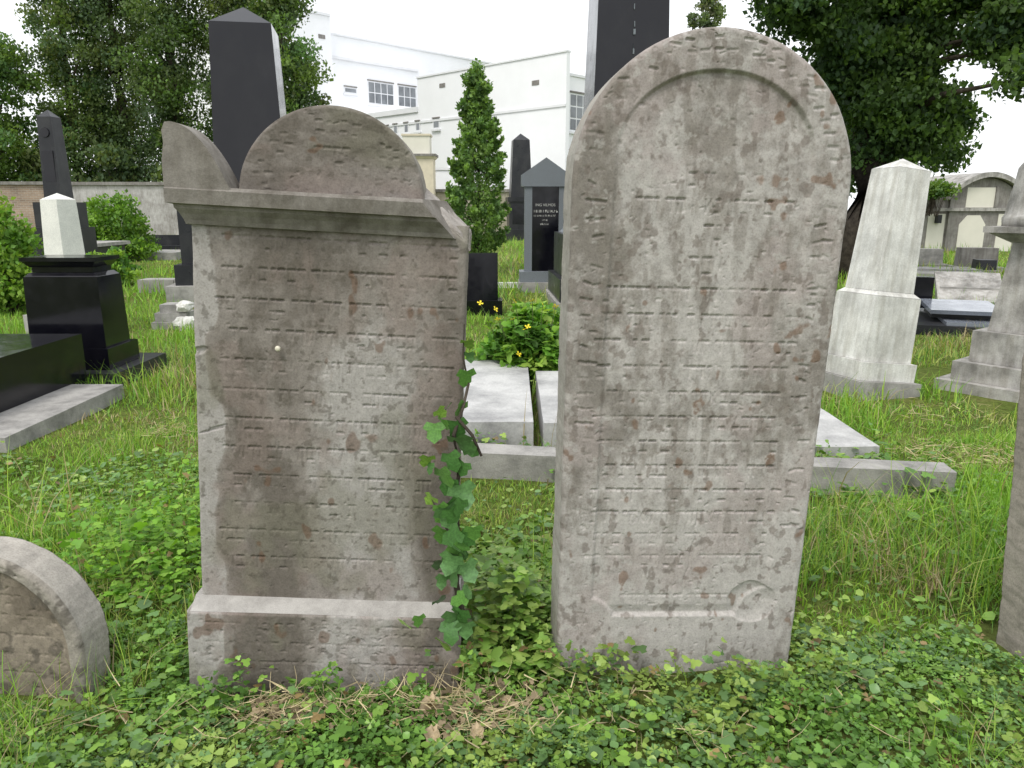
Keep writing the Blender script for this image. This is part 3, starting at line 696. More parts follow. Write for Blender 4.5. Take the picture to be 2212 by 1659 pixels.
# gabled grey monument with dark tablet
p = P(1176, 628, 14)
t_ = thing('gabled_monument', 'blue-grey gabled monument framing a dark lettered tablet', 'gravestone', (p.x, 14, 0), (0, 0, R(1)))
part_box('footing', M['concrete'], t_, -.47, .40, -.22, .5, -.1, .17, .012); part_box('base', M['blue_granite'], t_, -.46, .42, -.12, .4, .172, .36, .012)
part_box('pillar', M['blue_granite'], t_, -.37, -.235, -.02, .25, .362, 1.86, .006); part_box('pillar', M['blue_granite'], t_, .245, .37, -.02, .25, .362, 1.86, .006)
tb = part_box('tablet', M['black'], t_, -.233, .243, .03, .22, .362, 1.86)
bm = bmesh.new(); ot = [(-.43, 1.862), (.45, 1.862), (.45, 2.06), (.01, 2.36), (-.43, 2.06)]
A = [bm.verts.new((x, -.05, z)) for x, z in ot]; B = [bm.verts.new((x, .3, z)) for x, z in ot]; bm.faces.new(A); bm.faces.new(B[::-1])
for i in range(5): bm.faces.new((A[i], B[i], B[(i + 1) % 5], A[(i + 1) % 5]))
finish('gable', bm, M['blue_granite'], t_, .008)
def text_mesh(s, size):
    cu = bpy.data.curves.new('inscription', 'FONT'); cu.body = s; cu.size = size; cu.align_x = 'CENTER'; cu.extrude = .003
    o = bpy.data.objects.new('inscription', cu); COL.objects.link(o); dg = bpy.context.evaluated_depsgraph_get()
    me = bpy.data.meshes.new_from_object(o.evaluated_get(dg)); bpy.data.objects.remove(o); bpy.data.curves.remove(cu); return me
o = link('inscription', text_mesh('ING VILMOS', .066), M['gold'], tb); o.location = (.005, .026, 1.52); o.rotation_euler = (R(90), 0, 0)
rs = random.Random(2)
for z, n_, hh, ww in ((1.41, 12, .045, .4), (1.335, 14, .032, .4), (1.26, 4, .026, .1), (1.19, 7, .03, .17)):     # lines too blurred to read
    bm = bmesh.new(); x = -ww / 2
    while x < ww / 2:
        wd = ww / n_ * rs.uniform(.45, .8); box(bm, x, x + wd * .3, .024, .031, z, z + hh)
        if rs.random() < .7: box(bm, x + wd * .32, x + wd, .0245, .031, z + hh * rs.choice((0, .4, .8)), z + hh * rs.choice((.2, .55, 1)) + .002)
        x += ww / n_
    tag(finish('blurred_inscription', bm, M['gold'], tb), None, None, None, 'stuff')
for px, lab in ((1102, 'short white kerb strip left of the gabled monument'),):
    pa = G(px, 622); o = part_box('kerb_strip', M['marble2'], None, -.35, .3, 0, .12, -.05, .1, .01); o.location = (pa.x, pa.y, 0); tag(o, lab, 'kerb')
# low black headstone
pa = G(1035, 682)
t_ = thing('black_headstone', 'low square black granite headstone in front of the columnar hornbeam', 'gravestone', (pa.x, pa.y, 0), (0, 0, R(2)))
part_box('base', M['black'], t_, -.5, .33, 0, .42, -.05, .21, .008); part_frus('headstone', M['black'], t_, -.06, .2, .212, .66, .24, .87, .66, .14, .008)
EXCL.append((pa.x - .5, pa.x + .33, pa.y, pa.y + .42))

# the double grave between the two stones: kerb and slabs
d_ = Vector((2.3 + .75, 3.72 - 4.15)); ang = math.atan2(d_.y, d_.x)
t_ = thing('grave_kerb', 'long weathered concrete grave kerb running behind both front gravestones', 'kerb', (-.75, 4.15, 0), (0, 0, ang))
for k in range(3):
    o = part_box('kerbstone', M['concrete'], t_, k * 1.03, k * 1.03 + 1.02, 0, .17, -.1, .155 + .004 * k, .012); roughen(o, 3, .006, 9, k)
for k, (x0, x1, y0, y1, z1, lab) in enumerate(((-.72, .13, 4.42, 6.35, .235, 'pale grey grave slab seen between the two front gravestones'),
                                          (.19, 1.12, 4.40, 5.9, .235, 'white grave slab mostly hidden behind the arched gravestone'),
                                          (1.22, 2.18, 4.3, 5.2, .12, 'pale grave slab tip showing right of the arched gravestone'))):
    o = part_box('grave_slab', M['slab'], None, x0, x1, y0, y1, -.1, z1, .012); roughen(o, 5, .005, 5, k * 3); tag(o, lab, 'grave slab', 'slabs of the double grave')
    EXCL.append((x0 - .01, x1 + .01, y0 - .02, y1))
EXCL.extend([(-.75, .3, 4.0, 4.3), (.3, 1.3, 3.87, 4.17), (1.3, 2.33, 3.74, 4.03)])

# leaning white obelisk on the right
pa = G(1880, 862)
t_ = thing('leaning_obelisk', 'leaning white marble obelisk on a square pedestal, right of the arched gravestone', 'obelisk', (pa.x + .065, pa.y + .32, 0), (R(-1.0), R(6.2), R(17)))
o = part_box('footing', M['concrete'], t_, -.315, .315, -.315, .315, -.1, .12, .012)
part_box('base', M['marble'], t_, -.27, .27, -.27, .27, .122, .27, .016)
part_frus('pedestal', M['marble'], t_, 0, 0, .272, .47, .47, .80, .45, .45, .014)
part_frus('chamfer', M['marble'], t_, 0, 0, .802, .445, .445, .835, .37, .37, .004)
obelisk(t_, M['marble'], .837, .365, 1.80, .305, 1.89, .008)
EXCL.append((pa.x - .36, pa.x + .4, pa.y - .05, pa.y + .7))
# monument with broken column at the right edge
pa = G(2185, 880)
t_ = thing('column_monument', 'grey stone monument with moulded cap and broken column, cut by the right edge', 'monument', (pa.x + .53, pa.y + .55, 0), (0, 0, R(38)))
o = part_box('lower_step', M['greystone'], t_, -.56, .56, -.56, .56, -.1, .085, .012); roughen(o, 4, .006, 7)
o = part_box('upper_step', M['greystone'], t_, -.47, .47, -.47, .47, .087, .24, .014); part_box('base', M['greystone'], t_, -.38, .38, -.38, .38, .242, .50, .014)
part_frus('die', M['greystone'], t_, 0, 0, .502, .60, .60, 1.22, .46, .46, .012)
part_frus('cap_moulding', M['greystone'], t_, 0, 0, 1.222, .48, .48, 1.30, .74, .74, .008); part_box('cap', M['greystone'], t_, -.40, .40, -.40, .40, 1.302, 1.35, .012)
bm = bmesh.new(); prof = [(.39, 1.352), (.395, 1.42), (.375, 1.45), (.355, 1.6), (.33, 1.8), (.29, 1.86), (.25, 1.88), (.24, 2.4)]
rings = [[bm.verts.new((r_ * math.cos(2 * math.pi * k / 28), r_ * math.sin(2 * math.pi * k / 28), z)) for k in range(28)] for r_, z in prof]
for r0, r1 in zip(rings, rings[1:]):
    for k in range(28): bm.faces.new((r0[k], r0[(k + 1) % 28], r1[(k + 1) % 28], r1[k]))
bm.faces.new(rings[0][::-1]); bm.faces.new(rings[-1]); o = finish('column', bm, M['greystone'], t_, 0, True); roughen(o, 1, .014, 14)
EXCL.append((pa.x - .3, pa.x + 1.6, pa.y - .3, pa.y + 1.5))

# graves in the right background
pa = G(1995, 700)
t_ = thing('black_grave', 'black granite grave with upright stone and a tilted shiny tablet, beside the leaning obelisk', 'grave', (pa.x, pa.y, 0), (0, 0, R(-20)))
part_box('kerb_slab', M['black2'], t_, -.55, 1.1, -1.0, .8, -.1, .12, .01); part_box('cover_slab', M['tablet'], t_, .1, 1.05, -.95, .75, .122, .16, .006)
part_box('headstone', M['black'], t_, -.45, .13, .42, .60, .162, .58, .008)
bm = bmesh.new(); A = [(-.05, -.75, .28), (.75, -.75, .28), (.75, .25, .31), (-.05, .25, .31)]; vv = [bm.verts.new(q) for q in A] + [bm.verts.new((x, y + .02, z - .05)) for x, y, z in A]
for f in ((0, 1, 2, 3), (7, 6, 5, 4), (0, 4, 5, 1), (1, 5, 6, 2), (2, 6, 7, 3), (3, 7, 4, 0)): bm.faces.new([vv[i] for i in f])
finish('tilted_tablet', bm, M['tablet'], t_, .006); part_box('tablet_support', M['black2'], t_, .0, .65, -.5, .1, .162, .21)
pa = G(2085, 660)
t_ = thing('book_stone', 'pale tilted stone tablet resting on a block, behind the black granite grave', 'gravestone', (pa.x, pa.y, 0), (0, 0, R(-22)))
bm = bmesh.new(); A = [(-.45, -.5, .12), (.45, -.5, .12), (.45, .25, .5), (-.45, .25, .5)]; vv = [bm.verts.new(q) for q in A] + [bm.verts.new((x, y + .03, z - .1)) for x, y, z in A]
for f in ((0, 1, 2, 3), (7, 6, 5, 4), (0, 4, 5, 1), (1, 5, 6, 2), (2, 6, 7, 3), (3, 7, 4, 0)): bm.faces.new([vv[i] for i in f])
finish('tablet', bm, M['greystone'], t_, .012); part_box('block', M['concrete'], t_, -.4, .4, -.2, .3, -.1, .3, .02)
for (px0, px1, py0, py1, Y, lab, mm) in ((1972, 2032, 538, 588, 19.5, 'pale grey block-shaped gravestone left of the gated mausoleum', 'concrete'), (2082, 2150, 536, 590, 18.5, 'grey block-shaped gravestone in front of the mausoleum arch', 'cement'), (2118, 2150, 562, 592, 17.5, 'small dark gravestone beside the monument with the broken column', 'black2')):
    a0, a1 = P(px0, py0, Y), P(px1, py1, Y); w_ = a1.x - a0.x
    t_ = thing('block_gravestone', lab, 'gravestone', ((a0.x + a1.x) / 2, Y, 0), (0, 0, R(-8)))
    part_frus('stone', M[mm], t_, 0, .2, .1, w_, .4, a0.z, w_ * .96, .36, .015); part_box('foot', M['concrete'], t_, -w_ * .62, w_ * .62, -.15, .55, -.1, .1, .015)
for (px, py, wd, lab) in ((2040, 596, 1.6, 'flat grey grave slab in the grass before the mausoleum'), (2020, 606, 2.4, 'long low grave kerb before the mausoleum')):
    pa = G(px, py); o = part_box('flat_slab', M['concrete'], None, -wd / 2, wd / 2, 0, .9, -.1, .14, .015); o.location = pa; o.rotation_euler = (0, 0, R(-10)); tag(o, lab, 'grave slab')

# mausoleum with segmental arch
YM = 27.0
def mx_(px): return P(px, 470, YM).x
def mz_(py): return P(2100, py, YM).z
t_ = thing('mausoleum', 'grey rendered mausoleum front with segmental arch and cream panels', 'mausoleum', (mx_(2120), YM, 0))
ox = mx_(2120)
part_box('side_wall', M['cement'], t_, mx_(1975) - ox, mx_(2049) - ox, .1, 3, -.1, mz_(412))
bm = bmesh.new(); x0, x1 = mx_(2049) - ox, mx_(2200) - ox; zb, ztop = mz_(430), mz_(384); ot = [(x0, -.1), (x1, -.1)] + [(x1 + (x0 - x1) * k / 16, zb + (ztop - zb) * math.sin(math.pi * k / 16) ** .8) for k in range(17)]
A = [bm.verts.new((x, 0, z)) for x, z in ot]; B = [bm.verts.new((x, 3, z)) for x, z in ot]; bm.faces.new(A); bm.faces.new(B[::-1])
for i in range(len(ot)): bm.faces.new((A[i], B[i], B[(i + 1) % len(ot)], A[(i + 1) % len(ot)]))
finish('front_wall', bm, M['cement'], t_)
bm = bmesh.new(); lo, up = [], []
for k in range(21):
    x = (x0 - .18) + (x1 - x0 + .36) * k / 20; z = zb - .04 + (ztop - zb + .06) * math.sin(math.pi * k / 20) ** .8; lo.append((x, z)); up.append((x, z + .17))
ot = lo + up[::-1]; A = [bm.verts.new((x, -.22, z)) for x, z in ot]; B = [bm.verts.new((x, 3.1, z)) for x, z in ot]
for k in range(20):
    bm.faces.new((A[k], A[k + 1], A[40 - k], A[41 - k])); bm.faces.new((B[41 - k], B[40 - k], B[k + 1], B[k]))
for i in range(42): bm.faces.new((A[i], B[i], B[(i + 1) % 42], A[(i + 1) % 42]))
finish('arch_cornice', bm, M['greystone'], t_)
part_box('string_course', M['greystone'], t_, mx_(1996) - ox, x1, -.09, .0 - .003, mz_(456), mz_(449))
part_box('upper_panel', M['cream_pale'], t_, mx_(2082) - ox, mx_(2142) - ox, -.02, -.003, mz_(449) + .01, mz_(405))
part_box('upper_panel_jamb', M['cement'], t_, mx_(2142) - ox + .01, mx_(2150) - ox, -.06, -.003, mz_(449) + .01, mz_(403))
bm = bmesh.new(); xa, xb = mx_(2073) - ox, mx_(2130) - ox; zt = mz_(465); zm = mz_(485); ot = [(xa, 0), (xb, 0), (xb, zm), (xb - .22, zt), (xa + .25, zt), (xa, zm)]
A = [bm.verts.new((x, -.02, z)) for x, z in ot]; B = [bm.verts.new((x, -.003, z)) for x, z in ot]; bm.faces.new(A); bm.faces.new(B[::-1])
for i in range(6): bm.faces.new((A[i], B[i], B[(i + 1) % 6], A[(i + 1) % 6]))
finish('door_panel', bm, M['cream_pale'], t_)
part_box('wing_panel', M['cream_pale'], t_, mx_(2008) - ox, mx_(2045) - ox, .08, .097, 0, mz_(462)); part_box('wing_panel', M['cream_pale'], t_, mx_(2156) - ox, mx_(2192) - ox, -.02, -.003, 0, mz_(462))
for px in (2026, 2180):
    part_box('wall_lamp', M['black2'], t_, mx_(px) - ox - .06, mx_(px) - ox + .08, -.12, .078 if px == 2026 else -.022, mz_(482), mz_(464), .02)

# ------------------------------------------------------------------ cemetery wall and pillar
def wall(name, lab, px0, px1, Y0, Y1, ztop, mat, cop=True):
    a, b_ = P(px0, 450, Y0), P(px1, 450, Y1); d = Vector((b_.x - a.x, b_.y - a.y)); L = d.length
    t_ = thing(name, lab, 'wall', (a.x, a.y, 0), (0, 0, math.atan2(d.y, d.x)))
    part_box('wall_face', mat, t_, 0, L, 0, .4, -.2, ztop - .16)
    if cop: part_box('coping', M['cement'], t_, -.02, L + .02, -.12, .5, ztop - .158, ztop, .02)
wall('brick_wall', 'old brown brick cemetery wall with concrete coping at the far left', -260, 160, 40, 40, 2.78, M['brick'])
wall('plastered_wall', 'patchy whitish plastered cemetery wall left of the large obelisk', 160.5, 560, 40, 40, 2.76, M['plaster'])
wall('yellow_wall', 'yellowed cemetery wall behind the columnar hornbeam', 938, 1420, 42, 42, 2.45, M['wall_yellow'])
wall('hidden_wall', 'grey cemetery wall glimpsed behind the crested gravestone', 560.5, 880, 40, 41, 2.6, M['plaster'])
pa = P(912, 440, 41)
t_ = thing('gate_pillar', 'cream rendered gate pillar with moulded cap beside the yellowed wall', 'pillar', (pa.x, 41, 0))
part_box('pillar_body', M['cream'], t_, -.9, .62, 0, 1.2, -.2, 3.95); part_frus('moulding', M['cream'], t_, -.14, .6, 3.952, 1.56, 1.24, 4.08, 1.78, 1.45); part_box('cap', M['cement'], t_, -1.06, .78, -.15, 1.35, 4.082, 4.2, .02)
part_box('upper_block', M['cream_pale'], t_, -.95, .45, .1, 1.1, 4.202, 5.1); part_box('upper_coping', M['cream'], t_, -1.0, .5, .05, 1.15, 5.102, 5.2, .02)
pa = P(985, 410, 44)
t_ = thing('white_outbuilding', 'small white flat-roofed outbuilding with a vent pipe behind the wall', 'outbuilding', (pa.x, 44.5, 0))
part_box('walls', M['white'], t_, -1.3, 2.2, 0, 3, 0, 3.55); part_box('roof_edge', M['offwhite'], t_, -1.36, 2.26, -.06, 3.06, 3.552, 3.68)
part_box('vent_pipe', M['offwhite'], t_, -.5, -.38, .3, .42, 3.682, 4.3)

# ------------------------------------------------------------------ white building
CA = Vector((3.1, 46.0)); AD = Vector((-.72, .694)).normalized(); BD = Vector((AD.y, -AD.x))
bang = math.atan2(BD.y, BD.x)          # local x = BD (t), local y = AD (s)
bld = thing('white_building', 'large white flat-roofed modernist building behind the cemetery wall', 'building', (CA.x, CA.y, 0), (0, 0, bang))
def bb(name, mat, s0, s1, t0, t1, z0, z1, parent=None, bevel=0): return part_box(name, mat, parent or bld, t0, t1, s0, s1, z0, z1, bevel)
def c2(cx, cy): return ((750 + cx * .33906) * .86406, cy * .33898 * .86406)
def plane_hit(px, py, fixed, val):      # sight line with a facade: returns (other coordinate, z)
    d = ray(px, py); n = AD if fixed == 's' else BD
    tt = (val + n.dot(CA)) / (d.x * n.x + d.y * n.y); q = Vector((d.x * tt, d.y * tt)) - CA
    return (q.dot(BD) if fixed == 's' else q.dot(AD)), EYE + d.z * tt
bb('hall_wall', M['white'], 0, 13.3, 0, .3, 0, 10.06); bb('hall_coping', M['offwhite'], -.03, 13.36, -.06, .34, 10.062, 10.16)
bb('hall_body', M['white'], .35, 13.3, .302, 16, 0, 8.9); bb('hall_roof_edge', M['offwhite'], .28, 13.36, .36, 16.1, 8.902, 9.05)
bb('string_course', M['offwhite'], 0, 13.3, -.06, -.002, 7.15, 7.3)
bb('low_wing', M['white'], 13.302, 26.29, 0, 12, 0, 7.9); bb('low_wing_parapet', M['offwhite'], 13.302, 26.29, -.1, .3, 7.902, 8.25); bb('wing_string_course', M['offwhite'], 13.302, 26.29, -.06, -.002, 7.15, 7.3)
bb('low_wing_step', M['white'], 18, 26.29, 1.5, 10, 8.252, 8.9)
bb('tower_block', M['white'], 26.3, 42, 1.65, 22, 0, 15.0); bb('tower_coping', M['offwhite'], 26.2, 42, 1.6, 22.1, 15.002, 15.15)
bb('tower_canopy', M['offwhite'], 26.1, 26.298, 1.66, 10.7, 13.2, 13.4)
bb('end_block', M['white'], 25.9, 42, -6, 1.64, 0, 16.2); bb('end_coping', M['offwhite'], 25.8, 42, -6.1, 1.6, 16.202, 16.4)
bb('roof_house', M['white'], 16, 22, 9, 16, 7.9, 11.6); bb('roof_house_coping', M['offwhite'], 15.9, 22.1, 8.9, 16.1, 11.602, 11.75)
def window(fixed, val, c0, c1, ncol, nrow, out):
    """out: sign towards the outside along the fixed axis"""
    (ax, az), (bx_, bz) = plane_hit(*c2(*c0), fixed, val), plane_hit(*c2(*c1), fixed, val)
    l0, l1 = sorted((ax, bx_)); z0, z1 = sorted((az, bz))
    def bx(name, mat, a0, a1, zz0, zz1, d0, d1, parent):
        v0, v1 = sorted((val + out * d0, val + out * d1))
        return bb(name, mat, a0, a1, v0, v1, zz0, zz1, parent) if fixed == 't' else bb(name, mat, v0, v1, a0, a1, zz0, zz1, parent)
    f = bx('window', M['offwhite'], l0 - .07, l1 + .07, z0 - .07, z1 + .07, .004, .03, bld)
    cw, rh = (l1 - l0) / ncol, (z1 - z0) / nrow
    for i in range(ncol):
        for j in range(nrow):
            bx('pane', M['glass'], l0 + i * cw + .04, l0 + (i + 1) * cw - .04, z0 + j * rh + .04, z0 + (j + 1) * rh - .04, .031, .04, f)
    bx('sill', M['offwhite'], l0 - .15, l1 + .15, z0 - .2, z0 - .075, .004, .14, f)
    bx('lintel', M['cement'], l0 - .07, l1 + .07, z1 + .075, z1 + .16, .004, .10, f)
window('s', 26.3, (500, 600), (690, 780), 4, 2, -1); window('s', 26.3, (722, 632), (855, 800), 3, 2, -1)
window('s', 26.3, (328, 645), (415, 690), 1, 1, -1)
for c0, c1 in (((622, 940), (658, 980)), ((692, 928), (720, 985)), ((772, 918), (800, 976)), ((857, 905), (885, 962)), ((985, 885), (1028, 942))):
    window('t', 0, c0, c1, 1, 1, -1)
for cx, cy in ((1050, 630), (1368, 621), (1737, 610)):
    l, z = plane_hit(*c2(cx, cy), 't', 0); bb('vent', M['cement'], l - .28, l + .28, -.03, -.002, z - .13, z + .13)
l, z = plane_hit(*c2(160, 270), 's', 25.9); bb('vent', M['cement'], 25.87, 25.898, l - .3, l + .3, z - .15, z + .15)
window('s', .35, (1990, 690), (2125, 975), 3, 3, -1); window('s', .35, (1978, 1120), (2090, 1250), 2, 1, -1); window('s', .35, (1965, 1345), (2080, 1440), 2, 1, -1)
for s_ in (): bb('wall_joint', M['offwhite'], s_, s_ + .06, -.02, -.002, .5, 10.0)

# ------------------------------------------------------------------ trees, shrubs
LEAF_T = [(0, 0, 0), (.5, .45, .12), (0, 1, 0), (-.5, .45, .12)]; LEAF_F = [(0, 1, 2), (0, 2, 3)]
def leaf_cloud(n_per, centers, sig, size, pal, cjit=.25, seed=0, flat=0.0, squash=.8):
    r = np.random.default_rng(seed); nC = len(centers); idx = np.repeat(np.arange(nC), n_per); n = len(idx)
    sig = np.broadcast_to(np.asarray(sig, float), (nC,))
    d = r.normal(size=(n, 3)); d /= np.linalg.norm(d, axis=1)[:, None] + 1e-9; d *= (r.random(n) ** .45)[:, None]; d[:, 2] *= squash
    pos = np.asarray(centers)[idx] + d * sig[idx][:, None]
    rot = rots(r.random(n) * 6.283, r.normal(1.1 if not flat else .4, .6, n), r.normal(0, .6, n))
    pal = np.asarray(pal); cc = pal[r.integers(0, len(pal), nC)][idx] * (1 + (r.random((nC, 1)) - .5) * .5)[idx] * (1 + (r.random((n, 1)) - .5) * 2 * cjit)
    sz = size * (.6 + .8 * r.random(n))
    return pos, rot, np.stack([sz * .75, sz, sz], 1), cc
DARK = [(.10, .155, .062), (.125, .178, .064), (.148, .19, .066), (.108, .17, .085)]
MIDG = [(.125, .215, .055), (.155, .24, .058), (.11, .205, .075)]
BRIGHT = [(.12, .2, .03), (.15, .23, .035), (.09, .16, .03), (.18, .25, .04)]
def tree(name, lab, base, prof, trunk_h, trunk_r, n_cl, n_per, sig, leaf, pal, seed, lean=(0, 0), group=None, zmax_vis=None, limbs=10):
    r = np.random.default_rng(seed); x, y = base
    t_ = thing(name, lab, 'tree', (x, y, 0), (0, 0, 0), group)
    zs = np.array([q[0] for q in prof]); rs_ = np.array([q[1] for q in prof])
    bm = bmesh.new(); npt = 9
    tube(bm, [(lean[0] * k / npt + .1 * math.sin(k * 1.3 + seed), lean[1] * k / npt, -.2 + trunk_h * k / npt) for k in range(npt + 1)], [trunk_r * (1.25 if k == 0 else 1 - .085 * k) for k in range(npt + 1)], 9)
    u = r.random(n_cl); zc = zs[0] + (zs[-1] - zs[0]) * u; rad = np.interp(zc, zs, rs_); th = r.random(n_cl) * 6.283
    rr = rad * (.25 + .75 * r.random(n_cl) ** .5) * (.8 + .35 * np.sin(th * 3 + zc * 1.1))
    cen = np.stack([rr * np.cos(th) + lean[0] * zc / zs[-1], rr * np.sin(th) + lean[1] * zc / zs[-1], zc], 1)
    for k in r.choice(n_cl, min(limbs, n_cl), replace=False):
        z0 = max(zs[0] * .6, min(cen[k, 2] - rad[k] * .8, trunk_h * .92)); a = Vector((lean[0] * z0 / trunk_h, lean[1] * z0 / trunk_h, z0)); b_ = Vector(cen[k])
        tube(bm, [a, a.lerp(b_, .5) + Vector((0, 0, .15)), b_], [trunk_r * .35, trunk_r * .2, trunk_r * .06], 5)
    finish('trunk', bm, M['bark'], t_, 0, True)
    pos, rot, sc, cc = leaf_cloud(n_per, cen, np.full(n_cl, sig) * (.7 + .6 * r.random(n_cl)), leaf, pal, .3, seed)
    scatter('crown', LEAF_T, LEAF_F, pos, rot, sc, cc, M['leaf'], t_)
    return t_
def tx_(px, Y): return P(px, 450, Y).x
GRP = 'tall trees behind the cemetery wall'
T1 = [(1.5, 1.2), (4, 1.9), (9, 2.1), (14, 1.7), (17, .8), (19, .2)]
tree('poplar_tree', 'tall ragged dark tree at the left end of the row, sky showing through it', (tx_(175, 44), 44), [(2.0, 1.4), (5, 2.1), (10, 2.2), (14, 1.9), (17, .6)], 16, .3, 190, 190, .85, .17, DARK + MIDG, 1, (.2, 0), GRP)
tree('poplar_tree', 'tall dark tree behind the wall, second from the left in the row', (tx_(285, 45), 45), T1, 17, .4, 220, 180, .95, .17, DARK, 2, (0, 0), GRP)
tree('poplar_tree', 'tall dark tree directly left of the large obelisk', (tx_(405, 44), 44), T1, 17, .4, 220, 180, .95, .17, DARK + MIDG[:1], 3, (-.3, 0), GRP)
tree('poplar_tree', 'tall dark tree hidden behind the large obelisk', (tx_(525, 45), 45), T1, 17, .35, 200, 175, .95, .17, DARK + MIDG[:2], 4, (.2, 0), GRP)
tree('poplar_tree', 'tree at the right end of the row, beside the white building', (tx_(628, 43), 43), [(1.5, 1.9), (5, 2.3), (8, 2.2), (11.4, 1.35), (13.5, 1.2), (16, .7)], 15, .3, 200, 160, .85, .19, MIDG + DARK, 5, (0, 0), GRP)
tree('broadleaf_tree', 'fresh green broadleaf tree at the left frame edge behind the brick wall', (tx_(20, 42), 42), [(1.2, 1.6), (4, 2.5), (7, 2.2), (9.8, 1.0)], 8, .25, 110, 160, .85, .18, MIDG + BRIGHT[2:3], 6, (0, 0))
for k, (px, top) in enumerate(((250, 4.2), (90, 4.0), (440, 3.6), (560, 3.8))):
    tree('understorey_shrub', ['dark shrub under the tall trees right of the weathered obelisk', 'dark shrub directly behind the weathered obelisk', 'dark shrub just left of the crested gravestone horn', 'dark shrub hidden behind the crest of the broken gravestone'][k], (tx_(px, 42.5), 42.5), [(.8, 1.6), (2.5, 2.0), (top, 1.0)], 3, .12, 45, 90, .75, .24, DARK, 60 + k, (0, 0), 'shrubs under the tall trees')
# far poplars beyond everything, near the arched stone top
for k, (px, h_) in enumerate(((1478, 18.3), (1500, 20.2), (1520, 21.0), (1455, 16.0))):
    Y = 74; tree('distant_poplar', ['distant poplar, second from the left above the arched gravestone', 'distant poplar, third from the left above the arched gravestone', 'tallest distant poplar above the arched gravestone', 'shortest distant poplar, leftmost above the arched gravestone'][k], (tx_(px, Y), Y), [(9, 1.0), (13, 1.0), (h_ - 2, .6), (h_, .1)], h_ - 1, .25, 50, 60, .5, .3, [(.15, .2, .08), (.17, .19, .1), (.13, .18, .09)], 70 + k, (0, 0), 'distant poplars')
# columnar hornbeam in front of the white building
YH = 18.0; hb = P(1035, 545, YH)
t_ = thing('columnar_hornbeam', 'narrow bright green columnar hornbeam in front of the white building', 'tree', (hb.x, YH, 0))
bm = bmesh.new(); tube(bm, [(0, 0, -.1), (.02, 0, 1.5), (0, .02, 3), (0, 0, 4.3)], [.07, .055, .035, .01], 8)
r = np.random.default_rng(9); cen = []; prof_z = np.array([.45, .9, 1.6, 2.4, 3.0, 3.5, 4.0, 4.45]); prof_r = np.array([.34, .52, .55, .45, .34, .22, .12, .02])
for k in range(330):
    z = .4 + 4.05 * r.random(); a = r.random() * 6.283; rr = np.interp(z, prof_z, prof_r) * (.3 + .75 * r.random() ** .6); cen.append((rr * math.cos(a), rr * math.sin(a), z))
    if k % 5 == 0: tube(bm, [(0, 0, max(.2, z - rr * 1.3)), (rr * .6 * math.cos(a), rr * .6 * math.sin(a), z - rr * .4), (rr * 1.08 * math.cos(a), rr * 1.08 * math.sin(a), z + .12)], [.016, .01, .003], 4)
finish('trunk', bm, M['bark'], t_, 0, True)
r = np.random.default_rng(19)
for k in range(150):                                    # sprigs standing out of the column
    z = .5 + 3.7 * r.random(); a = r.random() * 6.283; rr = np.interp(z, prof_z, prof_r); L_ = .12 + .2 * r.random()
    for q in range(3): cen.append(((rr + L_ * q / 3) * math.cos(a), (rr + L_ * q / 3) * math.sin(a), z + L_ * .9 * q / 3))
sg = np.concatenate([np.full(330, .15), np.full(450, .05)]); keep = np.arange(len(cen))
pos, rot, sc, cc = leaf_cloud(30, cen, sg, .08, [(.165, .28, .085), (.21, .33, .095), (.13, .23, .08)], .3, 10, 0, 1.5)
scatter('crown', LEAF_T, LEAF_F, pos, rot, sc, cc, M['leaf'], t_)

# big broadleaf tree on the right: lobes of foliage hung on real limbs
YT = 16.5; tb_ = P(1852, 560, YT)
t_ = thing('spreading_tree', 'large dark broadleaf tree with spreading low branches behind the leaning obelisk', 'tree', (tb_.x, YT, 0))
lob = [  # picture position, distance, radius (m), clumps
 (1700, 20, 15.5, .75, 16), (1760, -60, 15, 1.4, 34), (1660, -50, 15.5, .9, 18), (1850, -20, 15.5, 1.35, 34), (1960, 30, 16, 1.1, 28), (2000, -90, 15, 1.6, 40), (2110, -20, 15.5, 1.0, 26), (2180, 0, 15, 1.0, 26), (2200, -110, 14.5, 1.6, 36),
 (1900, 140, 16, 1.05, 30), (1830, 150, 16, .7, 20), (1985, 150, 16, .7, 18), (1880, 250, 16, .95, 28), (1960, 240, 15.6, .85, 28), (2035, 265, 16, .5, 12), (1985, 310, 15.8, .5, 12), (1850, 330, 16.6, .6, 14), (1920, 330, 16.4, .5, 12), (2060, 245, 15.8, .35, 7),
 (2190, 95, 14, .6, 14), (2210, 170, 13.5, .4, 9), (2150, 70, 14.4, .45, 10), (2215, 60, 14, .7, 14), (1755, 75, 15.8, .45, 10), (1870, 200, 17.5, 1.2, 24), (1920, 90, 17.5, 1.3, 30), (1820, 60, 17.5, 1.1, 22), (2050, 340, 17, .35, 6), (1835, 300, 17.5, .6, 14), (1870, 385, 18, .5, 12), (1830, 230, 17.5, .7, 16)]
bm = bmesh.new(); trunk = [(0, 0, -.2), (0, 0, 1.2), (-.02, 0, 2.4), (.06, 0, 4.2), (.3, 0, 6.5)]
tube(bm, trunk, [.55, .44, .40, .33, .16], 11)
cen = []; r = np.random.default_rng(21)
for px, py, Y, rad, n_ in lob:
    q = P(px, py, Y); q = np.array([q.x - tb_.x, q.y - YT, q.z]); d = r.normal(size=(n_, 3)); d /= np.linalg.norm(d, axis=1)[:, None]
    cen.append(q + d * rad * (r.random((n_, 1)) ** .5))
    hz = max(1.8, min(q[2] - .6, 6)); a = Vector((.05, 0, hz)); b_ = Vector(q); tube(bm, [a, a.lerp(b_, .5) + Vector((0, 0, .25)), b_], [.1, .06, .02], 5)
cen = np.concatenate(cen); cen = cen[cen[:, 2] > 1.9]
